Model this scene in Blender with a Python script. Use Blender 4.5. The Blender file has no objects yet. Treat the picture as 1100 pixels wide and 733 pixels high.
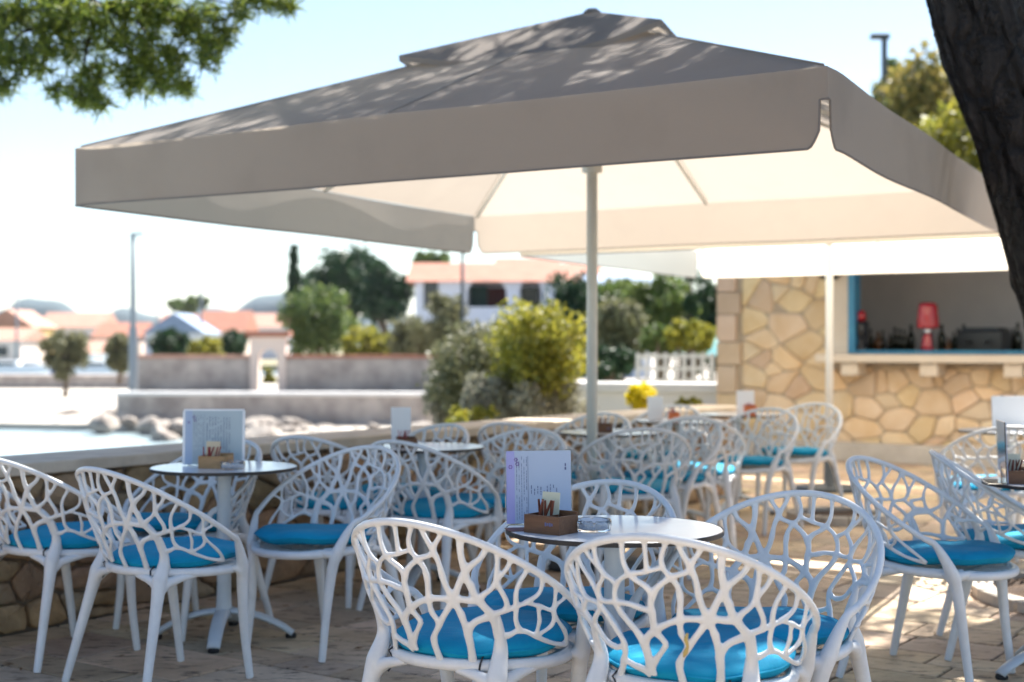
import bpy, bmesh, math, random
import numpy as np
from mathutils import Vector, Matrix
R=math.radians
random.seed(7); rng=np.random.default_rng(7)
sc=bpy.context.scene
COL=sc.collection
F=1528.; H=1.25; HY=370.
def at(px,py,d): return Vector(((px-550)*d/F, d, H-(py-HY)*d/F))
def gx(px,d): return (px-550)*d/F

# ---------------------------------------------------------------- materials
def newmat(name):
    m=bpy.data.materials.new(name); m.use_nodes=True
    nt=m.node_tree; b=nt.nodes['Principled BSDF']; return m,nt,b
def mat(name,c,rough=.6,c2=None,scale=6,detail=6,bump=0,bscale=None,spec=.5,metal=0,coat=0,trans=0,ior=1.45,lo=.35,hi=.65,stretch=None,attr=None,dist=.01):
    m,nt,b=newmat(name); N=nt.nodes; L=nt.links
    b.inputs['Base Color'].default_value=(*c,1); b.inputs['Roughness'].default_value=rough
    b.inputs['Metallic'].default_value=metal; b.inputs['Specular IOR Level'].default_value=spec
    b.inputs['Coat Weight'].default_value=coat; b.inputs['Transmission Weight'].default_value=trans; b.inputs['IOR'].default_value=ior
    tc=N.new('ShaderNodeTexCoord'); vec=tc.outputs['Object']
    if stretch:
        mp=N.new('ShaderNodeMapping'); mp.inputs['Scale'].default_value=stretch; L.new(vec,mp.inputs[0]); vec=mp.outputs[0]
    if c2 is not None:
        n=N.new('ShaderNodeTexNoise'); n.inputs['Scale'].default_value=scale; n.inputs['Detail'].default_value=detail; n.inputs['Roughness'].default_value=.6
        L.new(vec,n.inputs['Vector'])
        r=N.new('ShaderNodeMapRange'); r.inputs['From Min'].default_value=lo; r.inputs['From Max'].default_value=hi; L.new(n.outputs['Fac'],r.inputs['Value'])
        mx=N.new('ShaderNodeMix'); mx.data_type='RGBA'; mx.inputs['A'].default_value=(*c,1); mx.inputs['B'].default_value=(*c2,1)
        L.new(r.outputs[0],mx.inputs['Factor']); out=mx.outputs['Result']
        if attr:
            a=N.new('ShaderNodeAttribute'); a.attribute_name='tint'; m2=N.new('ShaderNodeMix'); m2.data_type='RGBA'; m2.blend_type='MULTIPLY'; m2.inputs['Factor'].default_value=1
            L.new(out,m2.inputs['A']); L.new(a.outputs['Color'],m2.inputs['B']); out=m2.outputs['Result']
        L.new(out,b.inputs['Base Color'])
    elif attr:
        a=N.new('ShaderNodeAttribute'); a.attribute_name='tint'; m2=N.new('ShaderNodeMix'); m2.data_type='RGBA'; m2.blend_type='MULTIPLY'; m2.inputs['Factor'].default_value=1
        m2.inputs['A'].default_value=(*c,1); L.new(a.outputs['Color'],m2.inputs['B']); L.new(m2.outputs['Result'],b.inputs['Base Color'])
    if bump:
        n=N.new('ShaderNodeTexNoise'); n.inputs['Scale'].default_value=bscale or scale*3; n.inputs['Detail'].default_value=8; n.inputs['Roughness'].default_value=.65; L.new(vec,n.inputs['Vector'])
        bp=N.new('ShaderNodeBump'); bp.inputs['Strength'].default_value=bump; bp.inputs['Distance'].default_value=dist; L.new(n.outputs['Fac'],bp.inputs['Height']); L.new(bp.outputs[0],b.inputs['Normal'])
    return m
def leafmat(name,c,c2,tr=.45,scale=1.5):
    m,nt,b=newmat(name); N=nt.nodes; L=nt.links
    a=N.new('ShaderNodeAttribute'); a.attribute_name='tint'
    mx=N.new('ShaderNodeMix'); mx.data_type='RGBA'; mx.inputs['A'].default_value=(*c,1); mx.inputs['B'].default_value=(*c2,1)
    L.new(a.outputs['Fac'],mx.inputs['Factor']); L.new(mx.outputs['Result'],b.inputs['Base Color']); b.inputs['Roughness'].default_value=.55
    t=N.new('ShaderNodeBsdfTranslucent'); L.new(mx.outputs['Result'],t.inputs['Color'])
    s=N.new('ShaderNodeMixShader'); s.inputs[0].default_value=tr; L.new(b.outputs[0],s.inputs[1]); L.new(t.outputs[0],s.inputs[2])
    L.new(s.outputs[0],N['Material Output'].inputs['Surface']); return m
def clothmat(name,c,c2,tr,tc_):
    m=mat(name,c,.85,c2,2.2,5,.25,140,.2,lo=.5,hi=.85); nt=m.node_tree;N=nt.nodes;L=nt.links;b=N['Principled BSDF']
    t=N.new('ShaderNodeBsdfTranslucent'); src=b.inputs['Base Color'].links[0].from_socket
    t.inputs['Color'].default_value=(*tc_,1)
    s=N.new('ShaderNodeMixShader'); s.inputs[0].default_value=tr; L.new(b.outputs[0],s.inputs[1]); L.new(t.outputs[0],s.inputs[2])
    L.new(s.outputs[0],N['Material Output'].inputs['Surface']); return m
M={}
M['chair']=mat('chair_plastic',(.74,.755,.77),.33,(.66,.675,.69),14,4,.06,60,.5)
M['cushion']=mat('cushion_fabric',(.001,.24,.42),.75,(.003,.30,.50),5,5,.35,260,.25,dist=.004)
M['stain']=mat('yellow_stain',(.50,.38,.14),.6)
_m=M['cushion']; _n=_m.node_tree; _b=_n.nodes['Principled BSDF']; _o=[l for l in _n.links if l.to_node==_b and l.to_socket.name=='Normal'][0].from_node
_t=_n.nodes.new('ShaderNodeTexCoord'); _z=_n.nodes.new('ShaderNodeTexNoise'); _z.inputs['Scale'].default_value=7; _z.inputs['Detail'].default_value=3; _z.inputs['Distortion'].default_value=1.2; _n.links.new(_t.outputs['Object'],_z.inputs['Vector'])
_p=_n.nodes.new('ShaderNodeBump'); _p.inputs['Strength'].default_value=.6; _p.inputs['Distance'].default_value=.02; _n.links.new(_z.outputs['Fac'],_p.inputs['Height']); _n.links.new(_o.outputs[0],_p.inputs['Normal']); _n.links.new(_p.outputs[0],_b.inputs['Normal'])
M['strap']=mat('strap_black',(.02,.02,.025),.6)
M['white_metal']=mat('white_powder_coat',(.62,.68,.73),.38,(.56,.62,.67),10,3,.05,80)
M['laminate']=mat('white_laminate',(.80,.81,.83),.16,(.74,.75,.78),6,4,.01,60,.6)
M['black_edge']=mat('black_laminate_edge',(.015,.015,.018),.35)
M['rubber']=mat('rubber',(.02,.02,.02),.7)
M['wood']=mat('stained_wood',(.10,.045,.022),.55,(.16,.075,.035),8,6,.2,40,stretch=(1,6,6))
M['wood_light']=mat('pale_wood',(.34,.19,.08),.55,(.42,.25,.12),8,6,.2,40,stretch=(1,6,6))
M['paper']=mat('menu_paper',(.36,.45,.60),.45,(.40,.48,.62),3,3)
M['paper_lilac']=mat('menu_paper_lilac',(.30,.31,.62),.45,(.36,.37,.66),3,3)
M['paper_grey']=mat('menu_paper_grey',(.40,.48,.52),.45,(.44,.52,.55),3,3)
M['paper_white']=mat('card_white',(.78,.79,.80),.5)
M['ink']=mat('ink',(.10,.12,.25),.6)
M['ink_purple']=mat('ink_purple',(.16,.06,.30),.6)
M['card']=mat('beige_card',(.62,.52,.36),.6)
M['card_pale']=mat('pale_card',(.52,.55,.45),.6)
M['sachet_red']=mat('sachet_red',(.30,.015,.02),.4)
M['sachet_brown']=mat('sachet_brown',(.16,.05,.03),.45)
M['napkin']=mat('napkin_orange',(.60,.16,.05),.6)
M['acrylic']=mat('clear_acrylic',(.95,.97,.98),.03,trans=1,ior=1.2)
M['glass']=mat('clear_glass',(.97,.99,1),.02,trans=1,ior=1.45)
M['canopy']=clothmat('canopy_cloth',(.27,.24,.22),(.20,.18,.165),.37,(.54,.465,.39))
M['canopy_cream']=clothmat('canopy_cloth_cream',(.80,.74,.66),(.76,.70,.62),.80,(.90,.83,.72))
M['seam_soft']=mat('canopy_seam',(.25,.22,.20),.85)
M['seam']=mat('canopy_piping',(.16,.14,.13),.8)
M['pole']=mat('umbrella_pole',(.66,.66,.61),.4,(.60,.60,.55),5,4)
M['pole_white']=mat('umbrella_pole_white',(.78,.77,.73),.4)
M['slab']=mat('paving_stone',(.66,.51,.36),.6,(.46,.34,.23),3.2,10,.8,45,.35,lo=.38,hi=.68,attr=True,dist=.006)
M['grout']=mat('grout',(.11,.08,.058),.9,(.07,.05,.04),9,6,.6)
M['concrete']=mat('pale_concrete',(.55,.50,.43),.8,(.44,.39,.33),4,8,.4,40)
M['cap']=mat('wall_cap_stone',(.66,.56,.44),.75,(.50,.41,.31),4,8,.5,30)
M['lowstone']=mat('rough_wall_stone',(.50,.37,.25),.85,(.28,.20,.135),6,10,1.0,28,.3,attr=True,dist=.02)
M['lowmortar']=mat('rough_wall_mortar',(.30,.23,.165),.95,(.18,.135,.10),8,8,1,25)
M['barstone']=mat('bar_wall_stone',(.72,.58,.40),.8,(.62,.44,.24),3.2,8,.9,22,.3,attr=True,lo=.4,hi=.75)
M['barmortar']=mat('bar_wall_mortar',(.50,.40,.29),.95,(.42,.33,.24),9,6,.6)
M['quoin']=mat('quoin_stone',(.66,.53,.40),.8,(.60,.46,.32),3,6,.3,20,attr=True)
M['plaster']=mat('cream_plaster',(.66,.57,.46),.85,(.60,.51,.41),2,6,.2)
M['bluepaint']=mat('blue_painted_frame',(.04,.20,.34),.4,(.05,.24,.38),6,3)
M['greywall']=mat('grey_interior',(.60,.57,.56),.8,(.52,.50,.50),1.5,5)
M['black']=mat('black_plastic',(.015,.015,.017),.35)
M['darkmetal']=mat('dark_metal',(.05,.06,.07),.45,metal=.3)
M['chrome']=mat('chrome',(.7,.7,.7),.2,metal=1)
M['redgloss']=mat('red_gloss',(.36,.012,.02),.2,coat=.5)
M['bottle']=mat('dark_bottle',(.03,.03,.02),.1,coat=.3)
M['bottle_amber']=mat('amber_bottle',(.16,.06,.015),.12,coat=.3)
M['bark']=mat('pine_bark',(.045,.036,.032),.65,(.016,.013,.012),9,12,1,22,.4,lo=.40,hi=.58,stretch=(1,1,.28),dist=.07)
M['bark_far']=mat('bark_far',(.16,.12,.09),.9,(.09,.07,.05),5,6)
M['soil']=mat('soil',(.10,.06,.035),.95,(.05,.03,.02),9,10,1,30,dist=.03)
M['water']=mat('sea_water',(.34,.43,.46),.22,None,bump=.6,bscale=2.2,spec=.9,dist=.10)
M['sand']=mat('pale_shore',(.52,.47,.41),.9,(.34,.31,.27),.25,8,.5,6)
M['gravel']=mat('garden_ground',(.30,.26,.17),.95,(.18,.17,.09),.5,8,.5,6)
M['rock']=mat('shore_rock',(.48,.43,.38),.9,(.20,.17,.15),1.3,8,1,6,dist=.1)
M['grywall']=mat('garden_wall_stone',(.48,.42,.38),.9,(.28,.24,.22),1.6,8,.6,5,dist=.05)
M['whitewall']=mat('white_render',(.80,.78,.76),.8,(.72,.70,.68),.6,5)
M['bluewhite']=mat('bluish_render',(.62,.68,.80),.8,(.60,.64,.72),.4,5)
M['yellowwall']=mat('yellow_render',(.72,.54,.25),.8,(.70,.50,.20),.4,5)
M['pinkwall']=mat('pinkish_render',(.72,.60,.52),.8,(.64,.52,.46),.4,5)
M['tile']=mat('terracotta_tile',(.36,.15,.10),.85,(.27,.11,.07),1.2,6,.8,4)
M['tilepale']=mat('pale_terracotta_tile',(.44,.25,.19),.85,(.36,.19,.14),1.2,6,.8,4)
M['slate']=mat('blue_grey_roof',(.22,.30,.45),.7,(.18,.25,.38),1.2,6)
M['window']=mat('dark_window',(.03,.035,.04),.15)
M['teal']=mat('teal_cloth',(.10,.34,.36),.8)
M['curtain']=mat('red_curtain',(.12,.03,.03),.9)
M['greenshutter']=mat('green_shutter',(.03,.10,.09),.6)
M['boatwhite']=mat('boat_hull_white',(.8,.8,.8),.3)
M['boatblue']=mat('boat_blue',(.05,.12,.32),.3)
M['greypole']=mat('grey_lamp_pole',(.20,.23,.26),.6)
M['headwhite']=mat('added_head_white',(.85,.86,.88),.3)  # white of the added post head that imitates a bright patch of sky
M['hill']=mat('hill_haze_blue',(.035,.07,.10),.95,(.05,.08,.09),.01,6)  # blue in the base colour imitates distance haze over the hills
L_pine=leafmat('pine_needles',(.035,.075,.012),(.22,.26,.035),.5)
L_dark=leafmat('dark_leaves',(.010,.040,.014),(.030,.075,.022),.2)
L_olive=leafmat('olive_leaves',(.10,.11,.055),(.22,.21,.10),.3)
L_mid=leafmat('green_leaves',(.05,.10,.025),(.16,.20,.05),.4)
L_lime=leafmat('lime_leaves',(.13,.15,.025),(.38,.34,.04),.5)
L_gold=leafmat('golden_leaves',(.10,.12,.03),(.36,.27,.07),.45)
L_yellow=leafmat('yellow_leaves',(.55,.47,.01),(.75,.62,.02),.5)
L_dusty=leafmat('dusty_leaves',(.19,.18,.15),(.33,.32,.22),.35)

nt=M['bark'].node_tree;N=nt.nodes;Lk=nt.links;b=N['Principled BSDF']
tc=N.new('ShaderNodeTexCoord'); nz=N.new('ShaderNodeTexNoise'); nz.inputs['Scale'].default_value=5; nz.inputs['Detail'].default_value=5; Lk.new(tc.outputs['Object'],nz.inputs['Vector'])
ad=N.new('ShaderNodeMix'); ad.data_type='VECTOR'; ad.inputs['Factor'].default_value=.16; Lk.new(tc.outputs['Object'],ad.inputs['A']); Lk.new(nz.outputs['Color'],ad.inputs['B'])
mp=N.new('ShaderNodeMapping'); mp.inputs['Scale'].default_value=(13,13,4.2); Lk.new(ad.outputs['Result'],mp.inputs[0])
vo=N.new('ShaderNodeTexVoronoi'); vo.feature='DISTANCE_TO_EDGE'; vo.inputs['Scale'].default_value=1.; Lk.new(mp.outputs[0],vo.inputs['Vector'])
mr=N.new('ShaderNodeMapRange'); mr.inputs['From Max'].default_value=.22; Lk.new(vo.outputs['Distance'],mr.inputs['Value'])
old=[l for l in nt.links if l.to_node==b and l.to_socket.name=='Normal'][0].from_node
bp=N.new('ShaderNodeBump'); bp.inputs['Strength'].default_value=1; bp.inputs['Distance'].default_value=.035; Lk.new(mr.outputs[0],bp.inputs['Height']); Lk.new(old.outputs[0],bp.inputs['Normal']); Lk.new(bp.outputs[0],b.inputs['Normal'])
src=b.inputs['Base Color'].links[0].from_socket; mx=N.new('ShaderNodeMix'); mx.data_type='RGBA'; mx.inputs['A'].default_value=(.008,.006,.005,1); Lk.new(mr.outputs[0],mx.inputs['Factor']); Lk.new(src,mx.inputs['B']); Lk.new(mx.outputs['Result'],b.inputs['Base Color'])
# fine wear on plastic: roughness variation
# ---------------------------------------------------------------- mesh helpers
def link(name,me,m=None,parent=None,smooth=False):
    o=bpy.data.objects.new(name,me); COL.objects.link(o)
    if m is not None and not me.materials: me.materials.append(m)
    if smooth: me.polygons.foreach_set('use_smooth',[True]*len(me.polygons))
    if parent: o.parent=parent
    return o
class MB:
    def __init__(s): s.v=[];s.f=[];s.c=[]
    def add(s,vs,fs,tint=None):
        n=len(s.v); s.v+= [tuple(p) for p in vs]; s.f+=[tuple(i+n for i in f) for f in fs]
        s.c+=[tint or (1,1,1)]*len(fs); return s
    def box(s,c,d,rz=0,tint=None,bev=0):
        cx,cy,cz=c; a,b,h=[q/2 for q in d]; cr,sr=math.cos(rz),math.sin(rz)
        vs=[]
        if bev:
            bm=bmesh.new(); bmesh.ops.create_cube(bm,size=1); 
            for v in bm.verts: v.co=Vector((v.co.x*d[0],v.co.y*d[1],v.co.z*d[2]))
            bmesh.ops.bevel(bm,geom=list(bm.edges),offset=bev,segments=2,affect='EDGES',profile=.5)
            bm.verts.index_update()
            vs=[(cx+cr*v.co.x-sr*v.co.y,cy+sr*v.co.x+cr*v.co.y,cz+v.co.z) for v in bm.verts]
            fs=[[v.index for v in f.verts] for f in bm.faces]; bm.free(); return s.add(vs,fs,tint)
        for z in(-h,h):
            for x,y in((-a,-b),(a,-b),(a,b),(-a,b)): vs.append((cx+cr*x-sr*y,cy+sr*x+cr*y,cz+z))
        return s.add(vs,[(0,3,2,1),(4,5,6,7),(0,1,5,4),(1,2,6,5),(2,3,7,6),(3,0,4,7)],tint)
    def tube(s,pts,rad,n=10,cap=True,flat=None,up=None):
        P=[Vector(p) for p in pts]; k=len(P)
        if not hasattr(rad,'__len__'): rad=[rad]*k
        vs=[];prev=None
        for i,p in enumerate(P):
            t=(P[min(i+1,k-1)]-P[max(i-1,0)]).normalized()
            if up is not None: nn=Vector(up[i] if hasattr(up[0],'__len__') or isinstance(up[0],Vector) else up); nn=(nn-t*nn.dot(t)).normalized()
            else:
                ref=prev if prev is not None else (Vector((0,0,1)) if abs(t.z)<.9 else Vector((1,0,0)))
                nn=(ref-t*ref.dot(t)).normalized()
            prev=nn; b=t.cross(nn)
            for j in range(n):
                a=2*math.pi*j/n; r=rad[i]
                fr=flat if flat else r
                vs.append(p+b*(math.cos(a)*r)+nn*(math.sin(a)*(min(fr,r) if flat else r)))
        fs=[(i*n+j,i*n+(j+1)%n,(i+1)*n+(j+1)%n,(i+1)*n+j) for i in range(k-1) for j in range(n)]
        if cap: fs+=[tuple(range(n))[::-1],tuple((k-1)*n+j for j in range(n))]
        return s.add(vs,fs)
    def lathe(s,prof,c=(0,0,0),n=32):
        vs=[(c[0]+r*math.cos(2*math.pi*j/n),c[1]+r*math.sin(2*math.pi*j/n),c[2]+z) for r,z in prof for j in range(n)]
        k=len(prof); fs=[(i*n+j,i*n+(j+1)%n,(i+1)*n+(j+1)%n,(i+1)*n+j) for i in range(k-1) for j in range(n)]
        fs+=[tuple(range(n))[::-1],tuple((k-1)*n+j for j in range(n))]
        return s.add(vs,fs)
    def mesh(s,name):
        me=bpy.data.meshes.new(name); me.from_pydata(s.v,[],s.f); me.update()
        if any(c!=(1,1,1) for c in s.c):
            a=me.attributes.new('tint','FLOAT_COLOR','FACE'); a.data.foreach_set('color',[x for c in s.c for x in(*c,1)])
        elif True:
            a=me.attributes.new('tint','FLOAT_COLOR','FACE'); a.data.foreach_set('color',[1.]*4*len(s.c))
        return me
    def build(s,name,m,parent=None,smooth=False,loc=None):
        o=link(name,s.mesh(name),m,parent,smooth)
        if loc is not None: o.location=loc
        return o
def tag(o,label=None,cat=None,group=None,kind=None):
    if label:o['label']=label
    if cat:o['category']=cat
    if group:o['group']=group
    if kind:o['kind']=kind
    return o
def empty(name,loc=(0,0,0),rz=0,**k):
    o=bpy.data.objects.new(name,None); COL.objects.link(o); o.location=loc; o.rotation_euler=(0,0,rz); o.empty_display_size=.1
    return tag(o,**k)
def copy_tree(o,parent=None):
    c=o.copy(); COL.objects.link(c)
    if parent: c.parent=parent
    for ch in list(o.children): copy_tree(ch,c)
    return c
def baked(mb,vox,smooth_it=4,fac=.5,dec=0):
    me=mb.mesh('tmp'); o=bpy.data.objects.new('tmp',me); COL.objects.link(o)
    m=o.modifiers.new('r','REMESH'); m.mode='VOXEL'; m.voxel_size=vox; m.use_smooth_shade=True
    s=o.modifiers.new('s','SMOOTH'); s.factor=fac; s.iterations=smooth_it
    if dec: d=o.modifiers.new('d','DECIMATE'); d.ratio=dec
    dg=bpy.context.evaluated_depsgraph_get(); r=bpy.data.meshes.new_from_object(o.evaluated_get(dg))
    bpy.data.objects.remove(o); bpy.data.meshes.remove(me); 
    r.materials.clear(); r.polygons.foreach_set('use_smooth',[True]*len(r.polygons)); return r

# ---------------------------------------------------------------- chair
YB,YF,ZB,ZF,AX=-.327,.271,.805,.436,.307
def rimp(phi,off=0):
    b=(YF-YB)/2; c=(YF+YB)/2; x=AX*math.sin(phi); y=c-b*math.cos(phi)
    return Vector((x,y,ZF+(ZB-ZF)*((YF-y)/(YF-YB))**1.06))
def basep(phi): return Vector((.235*math.sin(phi),.025-.235*math.cos(phi),.435))
def surf(deg,v):
    p=R(deg); q=basep(p).lerp(rimp(p),v)
    out=Vector((math.sin(p),-math.cos(p),0)); return q+out*(.012*math.sin(math.pi*v))
def snorm(deg,v):
    e=.5; du=surf(deg+e,v)-surf(deg-e,v); dv=surf(deg,min(v+.02,1))-surf(deg,max(v-.02,0)); n=du.cross(dv); return n.normalized()
ND=dict(
r1=(-31,1,7),r1b=(-38,1,6.5),r1c=(-46,1,6.5),re=(-57,1,6.5),rf=(-65,1,6.5),rg=(-76,1,8),rh=(-86,1,8),ri=(-97,1,6),
r2=(-14,1,7.5),r3=(-3,1,7.5),r4=(7,1,8),r5=(12,1,8),r6=(22,1,8),r7=(31,1,12),r8=(43,1,9),r9=(48,1,8),r10=(55,1,7.5),r11=(64,1,7.5),r12=(72,1,7),r13=(81,1,6.5),r14=(90,1,6),
n1=(-12,.76,8),n2=(-3,.78,7.5),n3=(4.5,.82,7.5),n5=(8,.755,8.5),n6=(17,.83,9),n4=(-1.5,.62,11),n9=(-22,.575,9),n9a=(-20,.69,8),n9b=(-9,.54,9),n10=(-2,.39,12),n4b=(-2.5,.51,11),n11=(-9,.28,13),t1=(-8,.08,15),
lo=(3,.30,8),lo2=(-5,.17,10),n7=(24.5,.51,12),n7a=(20,.67,9.5),n8=(11,.48,10),n8a=(11.5,.65,9.5),n12=(14,.29,9.5),n12a=(9,.18,10.5),n12b=(10,0,13),n8b=(11,.39,9),
t2a=(27.5,.40,11),t2=(30,.25,12),t2b=(31,0,14),n13=(32,.74,11),n13b=(34,.64,12),n14a=(37.5,.54,13),n14=(44,.43,13),t3=(47,.27,14),t3b=(48,0,18),
n15=(47,.74,8.5),n15d=(40,.59,9),n16=(51,.50,9),n17=(57,.57,8),n17b=(62,.625,7.5),n18=(80,.66,7),n18a=(70,.64,7),n19=(60,.33,8.5),n20=(70,.29,7.5),n20a=(71,.48,6.5),n18b=(80,.47,6.5),
band=(52,.27,10),n21=(-27,.78,8),n21b=(-32,.69,7.5),n22=(-33,.615,8),n26=(-33,.55,8.5),l2=(-26,.40,8.5),l3=(-22,.27,9),l4=(-26,.15,10),lt=(-34,0,14),
n24=(-48,.705,8),n24c=(-43,.62,7.5),n25=(-43,.42,9),n25b=(-53,.55,8.5),l9b=(-30,.25,9),l10=(-46,.20,9),l10b=(-50,0,18),
x6=(-63,.57,9),x4=(-61,.76,7),x7a=(-49,.63,8),x8=(-73,.44,10),x8b=(-71,.24,12),x8c=(-72,0,12),x9=(-78,.66,8.5),x10=(-92,.70,7),x11=(-104,.9,6),x7=(-46,.39,9),lb=(-57,.24,8),
lc=(-90,.30,7),x12=(-82,.48,6.5),
end_r=(100,.18,8),end_r2=(92,.42,7),lbase=(-16,.12,10))
ED=['r2 n1','r3 n2','n2 n1','n2 n3','n3 r4','n3 n5','r5 n6','n6 r6','n6 n5','n6 n7a','n7a n7','n5 n8a','n8a n8','n5 n4','n1 n4','n1 n9a','n9a n9','n4 n4b','n4b n10','n9 n9b','n9b n4b','n9 n11','n11 t1','n10 n11','n10 n8','n8 n7','n10 lo','lo lo2','lo2 t1',
'n8 n8b','n8b n12','n7 n12','n12 n12a','n12a n12b','n7 t2a','t2a t2','t2 t2b','n7 n13','r7 n13','n13 r8','n13 n13b','n13b n14a','n7 n14a','n14a n14','n14 t3','t3 t3b','t2 n14','r9 n15','r10 n15','n15 n15d','n15d n14a','n15 n16','n14 n16','n16 n17','n17 n17b','n17b n18a','n18a n18','n17 r11','n17b r12','n17 n19','n18a n20a','n20a n20','n18 r13','n18 r14','n18 n18b','n18b n20','t3 band','band n19','n19 n20','n20 end_r','n18 end_r2','end_r2 end_r',
'n1 n9a','n9a n21','r1 n21','n21 r1b','n21 n21b','n21b n22','n9 n22','n22 r1c','n22 n26','n26 l2','l2 l3','l3 l4','l4 lt','n26 n24c','n24c n24','n24 re','n24 r1c','n24c n25b','n25b x6','n25 n25b','n25 l9b','l9b l3','n25 l10','l10 l10b','n26 n25','x7a x4','x4 rf','x6 x4','x6 rg','x6 x7','x7 l10','x6 x8','x8 x8b','x8b x8c','x8 x9','x9 rh','x9 x10','x10 x11','x10 ri','x8b lb','lb l10','x8b lc','lc x12','x12 x9','x12 x10','l4 lbase','lbase t1','n25b x7a']
US=1/75.
NB={}
for e in ED:
    a,b=e.split(); NB.setdefault(a,[]); NB.setdefault(b,[])
    if b not in NB[a]: NB[a].append(b); NB[b].append(a)
def q2(n): return Vector((ND[n][0]*US,ND[n][1]))
def tang(frm,at_):
    """tangent at node at_, travelling from frm through at_: follow the straightest continuation"""
    d=(q2(at_)-q2(frm)).normalized(); best=None;bd=.35
    for o in NB[at_]:
        if o==frm: continue
        e=(q2(o)-q2(at_)).normalized(); c=d.dot(e)
        if c>bd: bd=c;best=e
    if best is None:
        return Vector((d.x*.25,d.y)).normalized() if ND[at_][1]>=.99 or ND[at_][1]<=.01 else d
    return (d+best).normalized()
def seg_pts(a,b,k=9):
    A_,B_=q2(a),q2(b); L=(B_-A_).length; ta=-tang(b,a); tb=tang(a,b)
    h=(sum(map(ord,a+b))%7-3)/3.; pts=[];nr=[];rr=[]
    for i in range(k+1):
        t=i/k; t2,t3=t*t,t*t*t
        p=A_*(2*t3-3*t2+1)+ta*(L*1.15*(t3-2*t2+t))+B_*(-2*t3+3*t2)+tb*(L*1.15*(t3-t2))
        pr=Vector((-(B_-A_).y,(B_-A_).x)); p+=pr*h*.05*math.sin(math.pi*t)
        u=p.x/US; v=min(max(p.y,0),1)
        pts.append(surf(u,v)); nr.append(snorm(u,v)); r=ND[a][2]*(1-t)+ND[b][2]*t; r*=1.02*(1-.20*math.sin(math.pi*t)); rr.append(r/1000)
    return pts,nr,rr
def make_chair():
    root=empty('branch_chair')
    mb=MB()
    for e in ED:
        a,b=e.split(); p,n,r=seg_pts(a,b)
        mb.tube(p,r,12,flat=.0068,up=n)
    ph=[R(a) for a in np.linspace(-114,114,90)]
    mb.tube([rimp(p) for p in ph],[.0105]*90,12)
    # lower band of the shell
    p2=[R(a) for a in np.linspace(-128,128,70)]
    mb.tube([surf(math.degrees(p),0)+Vector((0,0,-.004)) for p in p2],.011,10)
    me=baked(mb,.0030,6,.5); link('backrest',me,M['chair'],root)
    # seat frame with shallow pan
    mb=MB(); ring=[Vector((.236*math.sin(a),.03-.238*math.cos(a)+(.012 if math.cos(a)<-.5 else 0),.424-.010*math.cos(a+math.pi))) for a in np.linspace(0,2*math.pi,65)]
    mb.tube(ring,.017,12,False)
    for k in range(-4,5):
        x=k*.046; yy=math.sqrt(max(.232**2-x*x,0))
        mb.tube([(x,.03-yy,.424),(x,.03,.412),(x,.03+yy,.424)],.010,8,flat=.005,up=(0,0,1))
    for k in(-2,0,2):
        y=.03+k*.055; xx=math.sqrt(.232**2-(y-.03)**2)
        mb.tube([(-xx,y,.424),(0,y,.412),(xx,y,.424)],.010,8,flat=.005,up=(0,0,1))
    me=baked(mb,.004,3,.5); link('seat_frame',me,M['chair'],root)
    # legs
    def leg(sx,front):
        mb=MB()
        if front:
            P=[tuple(rimp(sx*R(108))),tuple(rimp(sx*R(116))),(sx*.246,.150,.435),(sx*.226,.165,.355),(sx*.214,.185,.18),(sx*.215,.21,.0)]
            rr=[.0100,.0120,.0235,.0215,.0175,.0145]
            web=[(110,-.0),(150,0)]
        else:
            q=surf(sx*47,.44)-snorm(sx*47,.44)*.003
            P=[tuple(q),tuple(surf(sx*48,.16)+Vector((sx*.002,-.002,0))),(sx*.196,-.178,.41),(sx*.207,-.198,.33),(sx*.228,-.238,.17),(sx*.25,-.28,0)]
            rr=[.006,.0185,.0275,.022,.018,.0145]
            web=[(20,0),(78,0)]
        # smooth path
        PP=[Vector(p) for p in P]; out=[];ro=[]
        for i in range(len(PP)-1):
            p0=PP[max(i-1,0)];p1=PP[i];p2=PP[i+1];p3=PP[min(i+2,len(PP)-1)]
            for j in range(6):
                t=j/6; out.append(.5*((2*p1)+(p2-p0)*t+(2*p0-5*p1+4*p2-p3)*t*t+(3*p1-p0-3*p2+p3)*t**3)); ro.append(rr[i]*(1-t)+rr[i+1]*t)
        out.append(PP[-1]);ro.append(rr[-1])
        mb.tube(out,ro,14)
        c=Vector(P[2])
        for d,_ in web:
            e=basep(R(sx*d))*1.0; e.z=.422
            m1=c.lerp(e,.5); m1.z-=.004
            s0=Vector(P[3]).lerp(c,.45)
            mb.tube([s0,c.lerp(m1,.35)+Vector((0,0,-.012)),m1,e],[.018,.020,.015,.009],10)
        me=baked(mb,.0036,4,.5); link('leg',me,M['chair'],root)
    for sx in(-1,1): leg(sx,True); leg(sx,False)
    # cushion
    mb=MB(); n=64; prof=[(0,.034),(.3,.034),(.6,.032),(.82,.027),(.93,.018),(.985,.008),(1,0),(.985,-.010),(.93,-.022),(.8,-.028),(.4,-.03),(0,-.03)]
    vs=[];fs=[]
    for r,z in prof:
        for j in range(n):
            a=2*math.pi*j/n; rad=.236*(1+.03*math.cos(2*a)**2)
            wob=.004*math.sin(3*a+.6)*r+.003*math.sin(7*a)*r*r
            sag=-.010*(1-r*r) if z>0 else 0
            x=rad*r*math.cos(a); y=.035+rad*1.02*r*math.sin(a)
            vs.append((x,y,.470+z+wob+sag+.010*(y/.25)))
    for i in range(len(prof)-1):
        for j in range(n): fs.append((i*n+j,(i+1)*n+j,(i+1)*n+(j+1)%n,i*n+(j+1)%n))
    mb.add(vs,fs); cu=mb.build('cushion',M['cushion'],root,True)
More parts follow.
